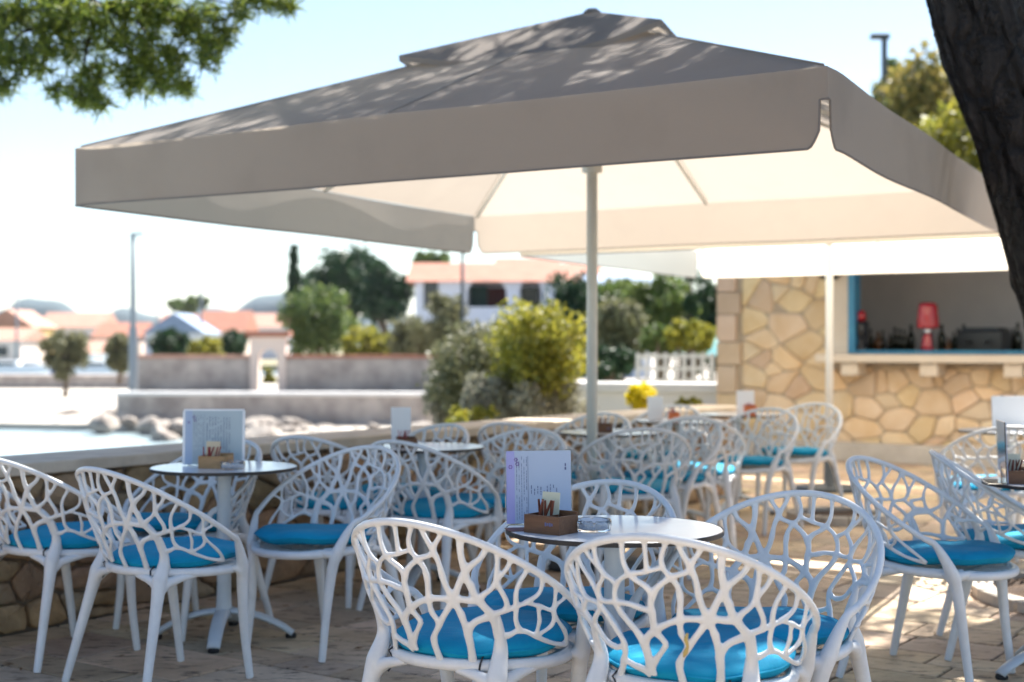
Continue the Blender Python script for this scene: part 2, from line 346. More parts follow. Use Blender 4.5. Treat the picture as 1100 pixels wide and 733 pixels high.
    mb=MB(); mb.tube([(.2395*math.cos(a),.035+.2443*math.sin(a),.470+.004*math.sin(3*a+.6)+.003*math.sin(7*a)+.01*(.035+.244*math.sin(a))/.25) for a in np.linspace(0,2*math.pi,65)],.0035,6,False)
    mb.build('piping',M['cushion'],cu,True)
    for sx in(-1,1):
        mb=MB(); b=surf(sx*35,.02); mb.tube([b+Vector((0,.02,.02)),b+Vector((sx*.012,-.014,.0)),b+Vector((0,-.004,-.03)),b+Vector((sx*.01,-.02,-.055))],.0028,6)
        mb.build('strap',M['strap'],cu)
    return root
CH=[ # x,y,yaw,label
(-.10,3.83,-34,'white chair with its back to us in front, left one of the two nearest'),
(.457,3.571,-25,'nearest white chair, front centre, its back to us before the ashtray table'),
(.705,3.973,146,'white chair at the right of the nearest table, inside of its back facing us'),
(.175,4.31,150,'white chair mostly hidden behind the nearest table top, near the umbrella pole'),
(-1.83,5.78,-38,'white chair at the far left edge, cut by the frame, beside the low stone wall'),
(-1.281,5.309,-41,'white chair left of the framed-menu table, second from the left edge, back to us'),
(-1.44,6.28,144,'white chair between the framed-menu table and low stone wall, seen under the tabletop'),
(-.792,5.883,143,'white chair at the right of the left round table, full blue cushion front facing us'),
(-.354,6.758,-35,'white chair, back to us, before the second table along the low wall'),
(-.87,7.09,-27,'pale chair whose rim rises just right of the framed menu, near the wall'),
(-.05,7.14,149,'white chair just left of the nearest menu board, at the second table along the wall'),
(-.56,7.62,138,'washed-out white chair behind the second table along the wall, against the stone cap'),
(.66,7.79,7,'backlit chair just right of the front umbrella pole, its back to us'),
(.927,8.49,141,'second chair right of the front umbrella pole, inside of its back facing us'),
(.13,8.25,-32,'pale chair partly hidden between the nearest menu and the front umbrella pole'),
(.42,8.85,145,'bright chair behind the third table along the wall, near the yellow shrub'),
(1.14,8.85,-10,'backlit chair in the middle of the far group, between two white chairs'),
(1.60,9.58,143,'white far-group chair with bright blue cushion, left of the second umbrella pole'),
(1.02,10.05,145,'washed-out chair behind the fourth table along the wall'),
(2.08,10.40,140,'farthest chair, directly behind the second umbrella pole by the stone bar'),
(1.601,5.36,-128,'white chair seen from the side at right, thick blue cushion pointing at tree pit'),
(2.05,5.80,-103,'white chair behind the side-on one at right, just before the edge-on menu'),
(2.68,7.95,0,'pale chair against the bar stonework at the right edge, its back to us'),
]
proto=make_chair()
for i,(x,y,a,l) in enumerate(CH):
    o=proto if i==0 else copy_tree(proto)
    o.location=(x,y,.0); o.rotation_euler=(0,0,R(a)); tag(o,l,'chair','white branch-pattern chairs with blue cushions')
    if i==1:
        p=[(surf(u,v)+snorm(u,v)*.0058) for u,v in((14.2,.40),(13.2,.355),(14.0,.31),(12.6,.265),(11.6,.235))]
        mb=MB(); mb.tube(p,[.003,.005,.0035,.006,.002],8,flat=.0022,up=[snorm(13,.3)]*5); mb.build('stain',M['stain'],o,True)['label']='small yellowish stain on the back'

# ---------------------------------------------------------------- tables
def make_table():
    root=empty('bistro_table')
    mb=MB(); mb.lathe([(0,.7195),(.302,.7195),(.305,.721),(.305,.7285),(.302,.730),(0,.730)],n=96); t=mb.build('tabletop',M['laminate'],root)
    mb=MB()
    n=96; vs=[];pr=[(.3035,.7165),(.3085,.7175),(.3085,.7280),(.3052,.7305)]
    mb.lathe([(.0,.7162),(.3035,.7162),(.3085,.7175),(.3085,.7285),(.3055,.7302),(.3052,.7188),(.0,.7188)],n=96); mb.build('edge_band',M['black_edge'],t)
    mb=MB(); mb.lathe([(0,.09),(.036,.09),(.034,.12),(.030,.2),(.029,.66),(.034,.69),(.060,.705),(.12,.712),(.12,.7158),(0,.7158)],n=28); mb.build('column',M['white_metal'],root,True)
    for k in range(4):
        a=R(45+90*k)
        P=[];rr=[]
        for j in range(9):
            t=j/8; r=.02+.27*t; z=.098*math.cos(t*math.pi/2)**.8+.018
            P.append((r*math.cos(a),r*math.sin(a),z)); rr.append(.034-.006*t)
        mb=MB(); mb.tube(P,rr,12,flat=.014,up=(0,0,1)); l=mb.build('foot_arm',M['white_metal'],root,True)
        mb=MB(); mb.lathe([(0,0),(.022,0),(.024,.010),(.020,.018),(0,.018)],c=(.283*math.cos(a),.283*math.sin(a),0),n=16); mb.build('foot_pad',M['rubber'],l)
    return root
TB=[(.29,4.03,20,'round white table nearest the camera, carrying the large menu and glass ashtray'),
(-1.225,6.05,48,'round white table at left by the low wall, carrying a framed menu and wooden box'),
(-.45,7.25,30,'second round table along the low wall, with a narrow white card stand on it'),
(.585,8.45,30,'third round table along the wall, right behind the front umbrella pole'),
(1.15,9.72,20,'fourth round table along the wall, among washed-out chairs'),
(1.68,10.6,10,'farthest round table, left of the second umbrella pole by the bar'),
(2.10,5.38,60,'round table cut by the right edge with a dark sachet box and edge-on menu'),
(3.02,8.6,0,'round table at the right edge close to the bar wall, with a blank white menu')]
pt=make_table()
for i,(x,y,a,l) in enumerate(TB):
    o=pt if i==0 else copy_tree(pt); o.location=(x,y,0); o.rotation_euler=(0,0,R(a)); tag(o,l,'table','round bistro tables')
TZ=.7305
# ---------------------------------------------------------------- things on tables
def textlines(mb,x0,x1,z0,z1,n,y,vert=True,gap=.35,seed=0):
    r=random.Random(seed)
    for i in range(n):
        if vert:
            xc=x0+(x1-x0)*(i+.5)/n; z=z0+r.random()*.01
            w=(x1-x0)/n*gap
            while z<z1:
                L=r.uniform(.003,.012); 
                if z+L<z1 and r.random()<.85: mb.box((xc,y,z+L/2),(w*r.uniform(.7,1.1),.0004,L))
                z+=L+.0025
def menu(px,d,w,h,rz,label,lean=-6,style='blue',slab=False,name='menu_stand'):
    root=empty(name,(gx(px,d),d,TZ),R(rz)); tag(root,label,'menu','menus on the tables')
    def T(o): o.rotation_euler=(R(lean),0,0); return o
    mb=MB(); mb.box((0,0,h/2+.004),(w+.006,.0035,h+.006),bev=.0012); f=T(mb.build('clear_stand',M['acrylic'] if style!='white' else M['paper_white'],root))
    mb=MB(); mb.box((0,.03,.0025),(w*.9,.075,.005),bev=.0015); mb.build('foot_plate',M['acrylic'],root)
    if style!='white':
        mb=MB(); mb.box((0,-.0045,h/2+.004),(w,.0014,h)); s=mb.build('menu_sheet',M['paper_grey'] if style=='frame' else M['paper'],f)
        mb=MB(); mb.box((-w*.435,-.0056,h/2+.004),(w*.125,.0006,h*.995)); mb.build('side_strip',M['paper'] if style=='frame' else M['paper_lilac'],f)
        mb=MB(); y=-.0062
        textlines(mb,-w*.36,-w*.17,h*.06,h*.95,5,y,seed=1,gap=.16)
        mb.box((-w*.165,y,h*.5),(.0007,.0004,h*.9))
        textlines(mb,-w*.14,w*.30,h*.10 if style=='frame' else h*.38,h*.92 if style=='frame' else h*.56,9,y,seed=2,gap=.22)
        if style!='frame': textlines(mb,w*.40,w*.43,h*.74,h*.9,1,y,seed=3,gap=.9)
        mb.build('print',M['ink'],s)
        mb=MB()
        for zz in(.78,.86):
            mb.lathe([(0,0),(.006,0),(.006,.0004),(0,.0004)],n=10)
        q=mb.mesh('logo'); mb2=MB()
        for xx,zz in((-w*.435,h*.80),(-w*.33,h*.84),(-w*.35,h*.90)):
            for k in range(6):
                a=k*math.pi/3; mb2.box((xx+.0045*math.cos(a),y-.0002,zz+.0045*math.sin(a)),(.003,.0004,.003))
        mb2.build('emblem',M['ink_purple'],s)
    if style=='frame':
        mb=MB(); t=.0075
        mb.box((0,-.001,h+.004),(w+.014,.008,t*2),bev=.002); mb.box((-w/2-.004,-.001,h/2+.004),(t*2,.008,h),bev=.002); mb.box((w/2+.004,-.001,h/2+.004),(t*2,.008,h),bev=.002)
        mb.build('white_frame',M['laminate'],f)
    return root
menu(579,4.10,.19,.208,10,'large bluish menu standing on the nearest table behind the dark wooden box',style='blue',lean=-4)
menu(229.5,6.10,.245,.23,0,'framed menu with white border on the left table by the wall',style='frame',lean=-3)
menu(431,7.28,.095,.19,10,'narrow plain white card stand on the second table along the wall',style='white',lean=-4)
menu(801,10.5,.125,.17,0,'small plain white card stand on the farthest table before the bar',style='white')
menu(704,9.65,.10,.16,5,'plain white card stand on the fourth table along the wall, right of the yellow shrub',style='white')
menu(1077,5.35,.19,.225,80,'blue menu seen edge-on at the right edge beside the sachet box',style='blue',lean=-2)
menu(1088,8.6,.24,.20,0,'large plain white menu at the right edge before the bar wall',style='white')
def sachet_box(px,d,rz,label,m,w=.135,dd=.085,hh=.045,style='brown',s=1,card=True):
    root=empty('sachet_box',(gx(px,d),d,TZ),R(rz)); tag(root,label,'box','sachet boxes on the tables'); w*=s;dd*=s;hh*=s
    t=.006
    mb=MB(); mb.box((0,0,t/2),(w,dd,t)); 
    mb.box((0,-dd/2+t/2,hh/2+t/2),(w,t,hh-t),bev=.001); mb.box((0,dd/2-t/2,hh/2+t/2+.004),(w,t,hh-t+.008),bev=.001)
    mb.box((-w/2+t/2,0,hh/2+t/2),(t,dd-2*t,hh-t),bev=.001); mb.box((w/2-t/2,0,hh/2+t/2),(t,dd-2*t,hh-t),bev=.001); mb.box((w*.05,0,hh/2),(t*.8,dd-2*t,hh*.9))
    b=mb.build('tray',m,root)
    mb=MB()
    for k in range(4): mb.box((w*.12+w*.06*k,-dd/2-.0004,hh*.55),(w*.04,.0008,hh*.14 if k%2 else hh*.2))
    if style=='brown': mb.build('stamp',M['ink'],b)
    r=random.Random(int(px))
    mb=MB()
    for k in range(7):
        x=-w*.40+w*.11*k*.55; mb2=MB()
        a=r.uniform(-.5,.5); L=.07*s
        dx=math.sin(a)*L*.5; 
        p0=Vector((x,r.uniform(-.02,.02)*s,hh*.35)); p1=p0+Vector((dx+.01*s,r.uniform(-.01,.02)*s,L))
        mb.tube([p0,p0.lerp(p1,.5),p1],[.004*s,.0065*s,.005*s],6,flat=.0022*s)
    mb.build('sachet',M['sachet_red'] if style=='red' else M['sachet_brown'],root)
    if card:
        mb=MB(); mb.box((-w*.18,dd*.22,hh*.9+.026*s),(w*.50,.002,.078*s)); c=mb.build('card',M['card'] if style=='red' else M['card_pale'],root); c.rotation_euler=(R(-6),0,0)
    return root
sachet_box(592,3.93,-38,'dark wooden sachet box with a card and brown stick sachets on the nearest table',M['wood'],w=.12,dd=.09,hh=.050)
sachet_box(232,5.98,-10,'light wooden box with red sachets and a beige card on the left table',M['wood_light'],w=.125,dd=.085,hh=.052,style='red')
sachet_box(437,7.18,10,'small brown box with napkin on the second table along the wall',M['wood'],w=.10,hh=.045,style='red',card=False)
sachet_box(650,8.4,0,'brown box peeking right of the front umbrella pole on the third table',M['wood'],w=.085,hh=.045,card=False)
sachet_box(724,9.6,0,'orange-brown box on the fourth table along the wall',M['napkin'],w=.07,hh=.055,style='red',card=False)
sachet_box(806,10.35,0,'orange-red box in front of the card on the farthest table',M['napkin'],w=.085,hh=.07,style='red',card=False)
sachet_box(1096,5.32,-4,'dark wooden box of brown sachets cut by the right edge of the picture',M['wood'],w=.12,hh=.05)
def ashtray(px,d,label,s=1):
    mb=MB(); n=48; prof=[(0,0),(.046,0),(.050,.004),(.0515,.031),(.049,.034),(.0455,.032),(.042,.010),(0,.007)]
    vs=[];fs=[]
    for r,z in prof:
        for j in range(n):
            a=2*math.pi*j/n; k=1+.02*math.cos(12*a)*(z/.034); zz=z-(.006 if z>.025 and abs(math.cos(2*a))>.97 else 0)
            vs.append((s*r*k*math.cos(a),s*r*k*math.sin(a),s*zz))
    k=len(prof); fs=[(i*n+j,i*n+(j+1)%n,(i+1)*n+(j+1)%n,(i+1)*n+j) for i in range(k-1) for j in range(n)]
    mb.add(vs,fs); o=mb.build('ashtray',M['glass'],None,True,loc=(gx(px,d),d,TZ+.0005)); return tag(o,label,'ashtray','glass ashtrays')
ashtray(637,3.95,'round cut-glass ashtray right of the dark box on the nearest table')
ashtray(250,5.90,'glass ashtray beside the light wooden box on the left table')
# napkin under box on nearest table
mb=MB(); mb.box((0,0,.0008),(.10,.07,.0016)); o=mb.build('napkin',M['napkin'],loc=(gx(563,3.98),3.99,TZ)); o.rotation_euler=(0,0,.2); o.data.materials[0]=M['sachet_brown']; tag(o,'reddish-brown paper slip under the dark box on the nearest table','paper')

# ---------------------------------------------------------------- umbrellas
UX=Vector((.84,-.543,0)); UY=Vector((.543,.84,0))
def quad_sheet(mb,f,nu,nv):
    vs=[f(i/nu,j/nv) for j in range(nv+1) for i in range(nu+1)]
    fs=[(j*(nu+1)+i,j*(nu+1)+i+1,(j+1)*(nu+1)+i+1,(j+1)*(nu+1)+i) for j in range(nv) for i in range(nu)]
    mb.add(vs,fs)
def umbrella(loc,hs,ang,ztop,zedge,val,label,mc,pm,capq=.4,zval_slant=0):
    root=empty('market_umbrella',(loc[0],loc[1],0),0); tag(root,label,'umbrella','large square umbrellas')
    cor=[(-2.66,-.84),(.67,-2.97),(2.59,.86),(-.74,2.97)]
    mb=MB()
    for k in range(4):
        a=Vector((*cor[k],0)); b=Vector((*cor[(k+1)%4],0))
        def f(u,v,a=a,b=b,k=k):
            p=a.lerp(b,u)*(1-v); z=zedge+(ztop-.06-zedge)*v
            # taut cloth sags between ribs (corner, middle)
            sag=.020*abs(math.sin(2*math.pi*u))*(1-v)*(.3+v*1.2)+.010*math.sin(9*u+k)*math.sin(math.pi*v)*.4
            sg_=math.sin(2*math.pi*u)**2; sag=.020*abs(math.sin(2*math.pi*u))*(1-v)*(.3+v*1.2)+sg_*(.008*math.sin(9*u+k)*math.sin(math.pi*v)+.008*math.sin(31*u+5*v+k)*math.sin(3.1*v)*(1-v)+.005*math.sin(57*u-9*v)*(v*(1-v))*2)
            return (p.x,p.y,z-sag)
        quad_sheet(mb,f,72,24)
    cp=mb.build('canopy',mc,root,True)
    for k in range(4):
        for e,rr_ in ((Vector((*cor[k],0)),.004),((Vector((*cor[k],0))+Vector((*cor[(k+1)%4],0)))/2,.0028)):
            mb=MB(); mb.tube([(e.x*(1-v),e.y*(1-v),zedge+(ztop-.06-zedge)*v+.003) for v in np.linspace(0.01,.62,8)],rr_,6); mb.build('seam',M['seam_soft'],cp,True)
    mb=MB()
    for k in range(4):
        a=Vector((*cor[k],0))*capq; b=Vector((*cor[(k+1)%4],0))*capq
        ze=zedge+(ztop-.06-zedge)*(1-capq)+.075
        def f(u,v,a=a,b=b,k=k):
            p=a.lerp(b,u)*(1-v); z=ze+(ztop-ze)*v
            return (p.x,p.y,z-.085*math.sin(math.pi*u)*(1-v)**1.5-.012*abs(math.sin(2*math.pi*u))*(1-v))
        quad_sheet(mb,f,20,8)
        def g(u,v,a=a,b=b):
            p=a.lerp(b,u); return (p.x,p.y,ze-.085*math.sin(math.pi*u)-.012*abs(math.sin(2*math.pi*u))-v*.03)
        quad_sheet(mb,g,20,1)
    mb.build('vent_cap',mc,root,True)
    mb=MB(); mb.lathe([(0,-.02),(.05,-.02),(.05,-.005),(.03,.012),(0,.016)],c=(0,0,ztop),n=16); mb.build('finial',M['seam'],root,True)
    for k in range(4):
        a=Vector((*cor[k],0)); b=Vector((*cor[(k+1)%4],0)); out=(a+b).normalized()
        tp=[];bt=[]
        L=(b-a).length
        ss=[0,.012,.022,.028,.031,.034,.04,.05,.062,.076,.09]; us=[q/L for q in ss]+list(np.linspace(.04,.96,56))+[1-q/L for q in ss[::-1]]; n=len(us)-1
        for i in range(n+1):
            u=us[i]; s=min(u,1-u)*L
            h=val
            near=(k in(0,2) and u>.5) or (k in(1,3) and u<.5)
            if s<.09 and near: # corner notch with a rounded flap corner
                h=val*(.40 if s<.028 else (.78 if s<.032 else .78+.22*math.sin(min((s-.031)/.045,1)*math.pi/2)))
            w_=min(s/.12,1); p=a.lerp(b,u)+out*(.010+.004*math.sin(u*17+k))*w_; 
            sg=.020*abs(math.sin(2*math.pi*u))*.3
            tp.append((p.x,p.y,zedge-sg)); q=p+out*.010*math.sin(u*11+k*2)*w_; bt.append((q.x,q.y,zedge-h-sg*.4))
        tp[0]=(a.x,a.y,zedge);tp[-1]=(b.x,b.y,zedge)
        mb=MB(); nv=5
        vs=[tuple(Vector(tp[i]).lerp(Vector(bt[i]),j/nv)) for j in range(nv+1) for i in range(n+1)]
        fs=[(j*(n+1)+i,j*(n+1)+i+1,(j+1)*(n+1)+i+1,(j+1)*(n+1)+i) for j in range(nv) for i in range(n)]
        mb.add(vs,fs); va=mb.build('valance',mc,root,True)
        mb=MB(); mb.tube(bt,.0045,6); mb.build('piping',M['seam'],va,True)
    mb=MB(); mb.tube([(0,0,.02),(0,0,ztop-.02)],.031,20); mb.build('pole',pm,root,True)
    mb=MB(); mb.lathe([(0,0),(.30,0),(.30,.03),(.12,.045),(.05,.06),(.045,.30),(0,.30)],n=32); mb.build('base',M['darkmetal'],root,True)
    mb=MB(); mb.lathe([(0,0),(.06,0),(.06,.09),(0,.09)],c=(0,0,ztop-.16),n=16); mb.build('hub',pm,root,True)
    zs=zedge-.02
    mb=MB(); mb.lathe([(0,0),(.058,0),(.058,.11),(0,.11)],c=(0,0,zs),n=16); sl=mb.build('slider',pm,root,True)
    dirs=cor+[tuple((Vector(cor[i])+Vector(cor[(i+1)%4]))/2) for i in range(4)]
    for x,y in dirs:
        e=Vector((x*.97,y*.97,zedge-.015)); t=Vector((0,0,ztop-.10)); 
        mb=MB(); mb.tube([t.lerp(e,.02)-Vector((0,0,.015)),t.lerp(e,.5)-Vector((0,0,.02)),e],.012,8); rb=mb.build('rib',M['pole'],root,True)
        m=t.lerp(e,.46)-Vector((0,0,.03)); mb=MB(); mb.tube([(x*.02,y*.02,zs+.05),m],.010,8); mb.build('strut',M['pole'],rb,True)
    mb=MB(); mb.tube([(.05,.0,1.15),(.10,0,1.15),(.10,0,1.08)],.008,8); mb.box((.045,0,1.15),(.07,.07,.10),bev=.01); mb.build('crank',pm,root) if False else None
    return root
ANG=math.atan2(-.543,.84)
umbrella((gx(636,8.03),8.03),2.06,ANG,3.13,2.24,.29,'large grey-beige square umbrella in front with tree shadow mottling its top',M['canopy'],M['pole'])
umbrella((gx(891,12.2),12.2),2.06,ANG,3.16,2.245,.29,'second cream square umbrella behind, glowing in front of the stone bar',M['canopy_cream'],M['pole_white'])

# ---------------------------------------------------------------- terrace
W0=Vector((-2.18,6.06,0)); A=Vector((.58,.815,0)).normalized(); B=Vector((A.y,-A.x,0))
def W(u,v,z=0): return W0+A*u+B*v+Vector((0,0,z))
wall_rz=math.atan2(A.y,A.x)
tr=random.Random(5)
# grout bed + ground block
mb=MB()
bed=[W(-10,-.05,-.012),W(-10,12,-.012),W(11.3,12,-.012),W(11.3,-2.6,-.012),W(7.25,-2.6,-.012),W(7.25,-.05,-.012)]
low=[p-Vector((0,0,1.9)) for p in bed]
mb.add(bed+low,[(0,1,2,3,4,5)]+[(i,i+6,(i+1)%6+6,(i+1)%6) for i in range(6)])
me=mb.mesh('terrace_ground'); o=link('terrace_ground',me,M['grout']); tag(o,kind='structure')
def chamfer_slab(mb,u0,u1,v0,v1,t,g=.0055,hh=.0):
    cs=[W(u0+g,v0+g),W(u1-g,v0+g),W(u1-g,v1-g),W(u0+g,v1-g)]
    c=sum(cs,Vector())/4; j=[Vector((tr.uniform(-.004,.004),tr.uniform(-.004,.004),0)) for _ in cs]
    lo=[p+q+Vector((0,0,-.012)) for p,q in zip(cs,j)]; mid=[p+q+Vector((0,0,-.003+hh)) for p,q in zip(cs,j)]; top=[p+q+(c-p).normalized()*.006+Vector((0,0,hh)) for p,q in zip(cs,j)]
    fs=[(0+8,1+8,2+8,3+8)]+[(i,(i+1)%4,(i+1)%4+4,i+4) for i in range(4)]+[(i+4,(i+1)%4+4,(i+1)%4+8,i+8) for i in range(4)]
    mb.add(lo+mid+top,fs,t)
mb=MB(); v=-2.6
# rows run along B: row index on u
u=-9.0
while u<11.1:
    hgt=tr.choice([.20,.30,.30,.40]); vv=(-.02 if u<7.2 else -2.6)+tr.uniform(-.3,0)
    vstart=(-.02 if u<7.2 else -2.6)
    while vv<9:
        w=tr.choice([.30,.40,.50,.60]); a0=max(vv,vstart)
        g=tr.uniform(.74,1.12); t=(g*tr.uniform(.97,1.05),g*tr.uniform(.95,1.02),g*tr.uniform(.88,1.04))
        if vv+w>vstart+.05: chamfer_slab(mb,u,u+hgt,a0,vv+w,t,hh=tr.uniform(-.0015,.0015))
        vv+=w
    u+=hgt
pv=mb.build('paving',M['slab']); tag(pv,kind='structure')
# slab material: travertine pits
nt=M['slab'].node_tree;N=nt.nodes;Lk=nt.links;b=N['Principled BSDF']
tc=N.new('ShaderNodeTexCoord'); n2=N.new('ShaderNodeTexNoise'); n2.inputs['Scale'].default_value=17; n2.inputs['Detail'].default_value=9; n2.inputs['Roughness'].default_value=.7
mp=N.new('ShaderNodeMapping'); mp.inputs['Rotation'].default_value=(0,0,-ANG); mp.inputs['Scale'].default_value=(.45,1.3,1); Lk.new(tc.outputs['Object'],mp.inputs[0]); Lk.new(mp.outputs[0],n2.inputs['Vector'])
rp=N.new('ShaderNodeMapRange'); rp.inputs['From Min'].default_value=.53; rp.inputs['From Max'].default_value=.64; Lk.new(n2.outputs['Fac'],rp.inputs['Value'])
mx=N.new('ShaderNodeMix'); mx.data_type='RGBA'; mx.inputs['B'].default_value=(.13,.09,.065,1)
src=b.inputs['Base Color'].links[0].from_socket; Lk.new(src,mx.inputs['A']); Lk.new(rp.outputs[0],mx.inputs['Factor']); Lk.new(mx.outputs['Result'],b.inputs['Base Color'])

# stone cell masonry --------------------------------------------------------
def clip(poly,px,py,nx,ny):
    out=[]
    for i in range(len(poly)):
        a=poly[i];b=poly[(i+1)%len(poly)]
        da=(a[0]-px)*nx+(a[1]-py)*ny; db=(b[0]-px)*nx+(b[1]-py)*ny
        if da<=0: out.append(a)
        if da*db<0: t=da/(da-db); out.append((a[0]+(b[0]-a[0])*t,a[1]+(b[1]-a[1])*t))
    return out
def cells(w,h,cw,ch,rnd,jit=.48):
    pts=[];ny=max(1,round(h/ch));nx=max(1,round(w/cw))
    for j in range(-1,ny+1):
        for i in range(-1,nx+1):
            if rnd.random()<.10: continue
            pts.append(((i+.5+(.5 if j%2 else 0)+rnd.uniform(-jit,jit))*w/nx,(j+.5+rnd.uniform(-jit,jit)*.8)*h/ny))
            if rnd.random()<.34: pts.append((pts[-1][0]+rnd.uniform(.35,.6)*cw,pts[-1][1]+rnd.uniform(-.5,.5)*ch))
    res=[];asp=ch/cw
    for i,p in enumerate(pts):
        poly=[(0,0),(w,0),(w,h),(0,h)]
        for j,q in enumerate(pts):
            if i==j or abs(q[0]-p[0])>3.2*cw or abs(q[1]-p[1])>3.2*ch: continue
            mx_,my_=(p[0]+q[0])/2,(p[1]+q[1])/2
            nx_,ny_=(q[0]-p[0])*asp,(q[1]-p[1])/asp
            poly=clip(poly,mx_,my_,nx_,ny_)
            if len(poly)<3: break
        if len(poly)>=3: res.append(poly)
    return res
def masonry(mb,org,du,dv,n,w,h,cw,ch,rnd,gap=.012,depth=.035,tints=None,rough=.0,holes=()):
    for poly in cells(w,h,cw,ch,rnd):
        cx=sum(p[0] for p in poly)/len(poly);cy=sum(p[1] for p in poly)/len(poly)
        P=[Vector((x,y,0)) for x,y in poly]
        # drop tiny edges, inset
        c=Vector((cx,cy,0)); m=min((p-c).length for p in P)
        if m<.025: continue
        P=[c+(p-c)*max(.3,1-gap/(m*.9)) for p in P]
        for cut in(.13,.22):
            Q=[]
            for i in range(len(P)): a,b_=P[i],P[(i+1)%len(P)]; Q+=[a.lerp(b_,cut),a.lerp(b_,1-cut)]
            P=Q
        skip=False
        for hx0,hx1,hy0,hy1 in holes:
            if hx0<cx<hx1 and hy0<cy<hy1: skip=True
        if skip: continue
        dd=depth*rnd.uniform(.7,1.3); k=len(P)
        P=[p+Vector((rnd.uniform(-1,1),rnd.uniform(-1,1),0))*rough for p in P]
        rings=[(1,0),(1,.55),(.93,.85),(.75,1.0)]
        tx,ty=rnd.uniform(-.12,.12),rnd.uniform(-.12,.12)
        vs=[];fs=[]
        for s,z in rings:
            for p in P:
                q=c+(p-c)*s; zz=dd*z+((q.x-cx)*tx+(q.y-cy)*ty)*z+rnd.uniform(-1,1)*rough*z; vs.append(org+du*q.x+dv*q.y+n*zz)
        vs.append(org+du*cx+dv*cy+n*(dd*1.05))
        for r_ in range(3):
            for i in range(k): fs.append((r_*k+i,r_*k+(i+1)%k,(r_+1)*k+(i+1)%k,(r_+1)*k+i))
        for i in range(k): fs.append((3*k+i,3*k+(i+1)%k,4*k))
        mb.add(vs,fs,tints(rnd))
# low wall along the terrace
wr=random.Random(11); Z=Vector((0,0,1))
root=empty('low_stone_wall',W(0,-.02),0); tag(root,'low rubble stone wall with a pale flat cap running along the terrace edge','wall')
def local(vs): return vs
def setlocal(o,root): 
    o.parent=root; o.matrix_parent_inverse=Matrix.Translation(-root.location); return o
u0,u1=-7.5,7.15; th=.34; hw=.68
mb=MB(); c=W((u0+u1)/2,-.06-th/2,hw/2-.6); mb.box(c,((u1-u0),th,hw+1.2),rz=wall_rz); setlocal(mb.build('wall_core',M['lowmortar']),root)
mb=MB(); masonry(mb,W(u0,-.06,0),A,Z,B,u1-u0,hw,.25,.14,wr,.007,.04,lambda r:(lambda g:(g*r.uniform(.95,1.15),g,g*r.uniform(.8,1)))(r.uniform(.75,1.15)),rough=.006)
masonry(mb,W(u1,-.06,0),-B,Z,A,th,hw,.24,.15,wr,.010,.03,lambda r:(1,1,1),rough=.003)
setlocal(mb.build('face_stones',M['lowstone'],None,True),root)
mb=MB(); u=u0
while u<u1:
    L=min(wr.uniform(.7,1.1),u1+.03-u); mb.box(W(u+L/2,-.05-th/2,hw+.0275),(L-.006,th+.10,.055),rz=wall_rz,bev=.008,tint=(wr.uniform(.9,1.05),)*3); u+=L
setlocal(mb.build('cap',M['cap']),root)

fl=np.random.default_rng(4); n_=260; V=[]
for i in range(n_):
    p=W(fl.uniform(-4,6),abs(fl.normal())*2.2+.02,.0); a=fl.uniform(0,6.28); L=fl.uniform(.012,.035); w=L*fl.uniform(.15,.5); z=.004
    d=Vector((math.cos(a),math.sin(a),0)); q=Vector((-d.y,d.x,0))
    V+=[p-d*L+Vector((0,0,z)),p+q*w+Vector((0,0,z+.004)),p+d*L+Vector((0,0,z+.002)),p-q*w+Vector((0,0,z+.001))]
o=leafobj_late(V) if False else None
FALLEN=V
# tree pit
PC=Vector((2.98,6.95,0))
mb=MB(); n=14
for k in range(n):
    a0=2*math.pi*k/n+.02;a1=2*math.pi*(k+1)/n-.02; ri,ro=.60,.70; vs=[]
    for z in(.0,.05):
        for r,a in((ri,a0),(ro,a0),(ro,(a0+a1)/2),(ro,a1),(ri,a1),(ri,(a0+a1)/2)): vs.append(PC+Vector((r*math.cos(a),r*math.sin(a),z+.001)))
    mb.add(vs,[(5,4,3,2,1,0),(6,7,8,9,10,11)]+[(i,(i+1)%6,(i+1)%6+6,i+6) for i in range(6)],(wr.uniform(.9,1.1),)*3)
o=mb.build('tree_pit_edging',M['concrete']); tag(o,'ring of pale curved stones edging the round tree pit at the right edge','edging')
mb=MB(); vs=[PC+Vector((0,0,.045))];fs=[];m=40
for i in range(1,9):
    for j in range(m):
        r=.605*i/8; a=2*math.pi*j/m; vs.append(PC+Vector((r*math.cos(a),r*math.sin(a),.028+.02*(1-i/8)+random.uniform(-.006,.006))))
for j in range(m): fs.append((0,1+j,1+(j+1)%m))
for i in range(7):
    for j in range(m): fs.append((1+i*m+j,1+(i+1)*m+j,1+(i+1)*m+(j+1)%m,1+i*m+(j+1)%m))
mb.add(vs,fs); o=mb.build('soil',M['soil'],None,True); tag(o,kind='structure')
# second pit ring (far, by umbrella 2)
P2=Vector((gx(900,10.1),10.1,0)); mb=MB(); n=12
for k in range(n):
    a0=2*math.pi*k/n+.02;a1=2*math.pi*(k+1)/n-.02; ri,ro=.28,.36; vs=[]
    for z in(.0,.06):
        for r,a in((ri,a0),(ro,a0),(ro,(a0+a1)/2),(ro,a1),(ri,a1),(ri,(a0+a1)/2)): vs.append(P2+Vector((r*math.cos(a),r*math.sin(a),z+.001)))
    mb.add(vs,[(5,4,3,2,1,0),(6,7,8,9,10,11)]+[(i,(i+1)%6,(i+1)%6+6,i+6) for i in range(6)])
r2=empty('drain_ring',P2,0); tag(r2,'low round stone ring set in the paving in front of the second umbrella pole','edging'); setlocal(mb.build('ring_stones',M['concrete']),r2)
mb=MB(); mb.lathe([(0,0.002),(.279,.002),(.279,.035),(0,.045)],c=P2,n=24); setlocal(mb.build('earth_fill',M['soil']),r2)

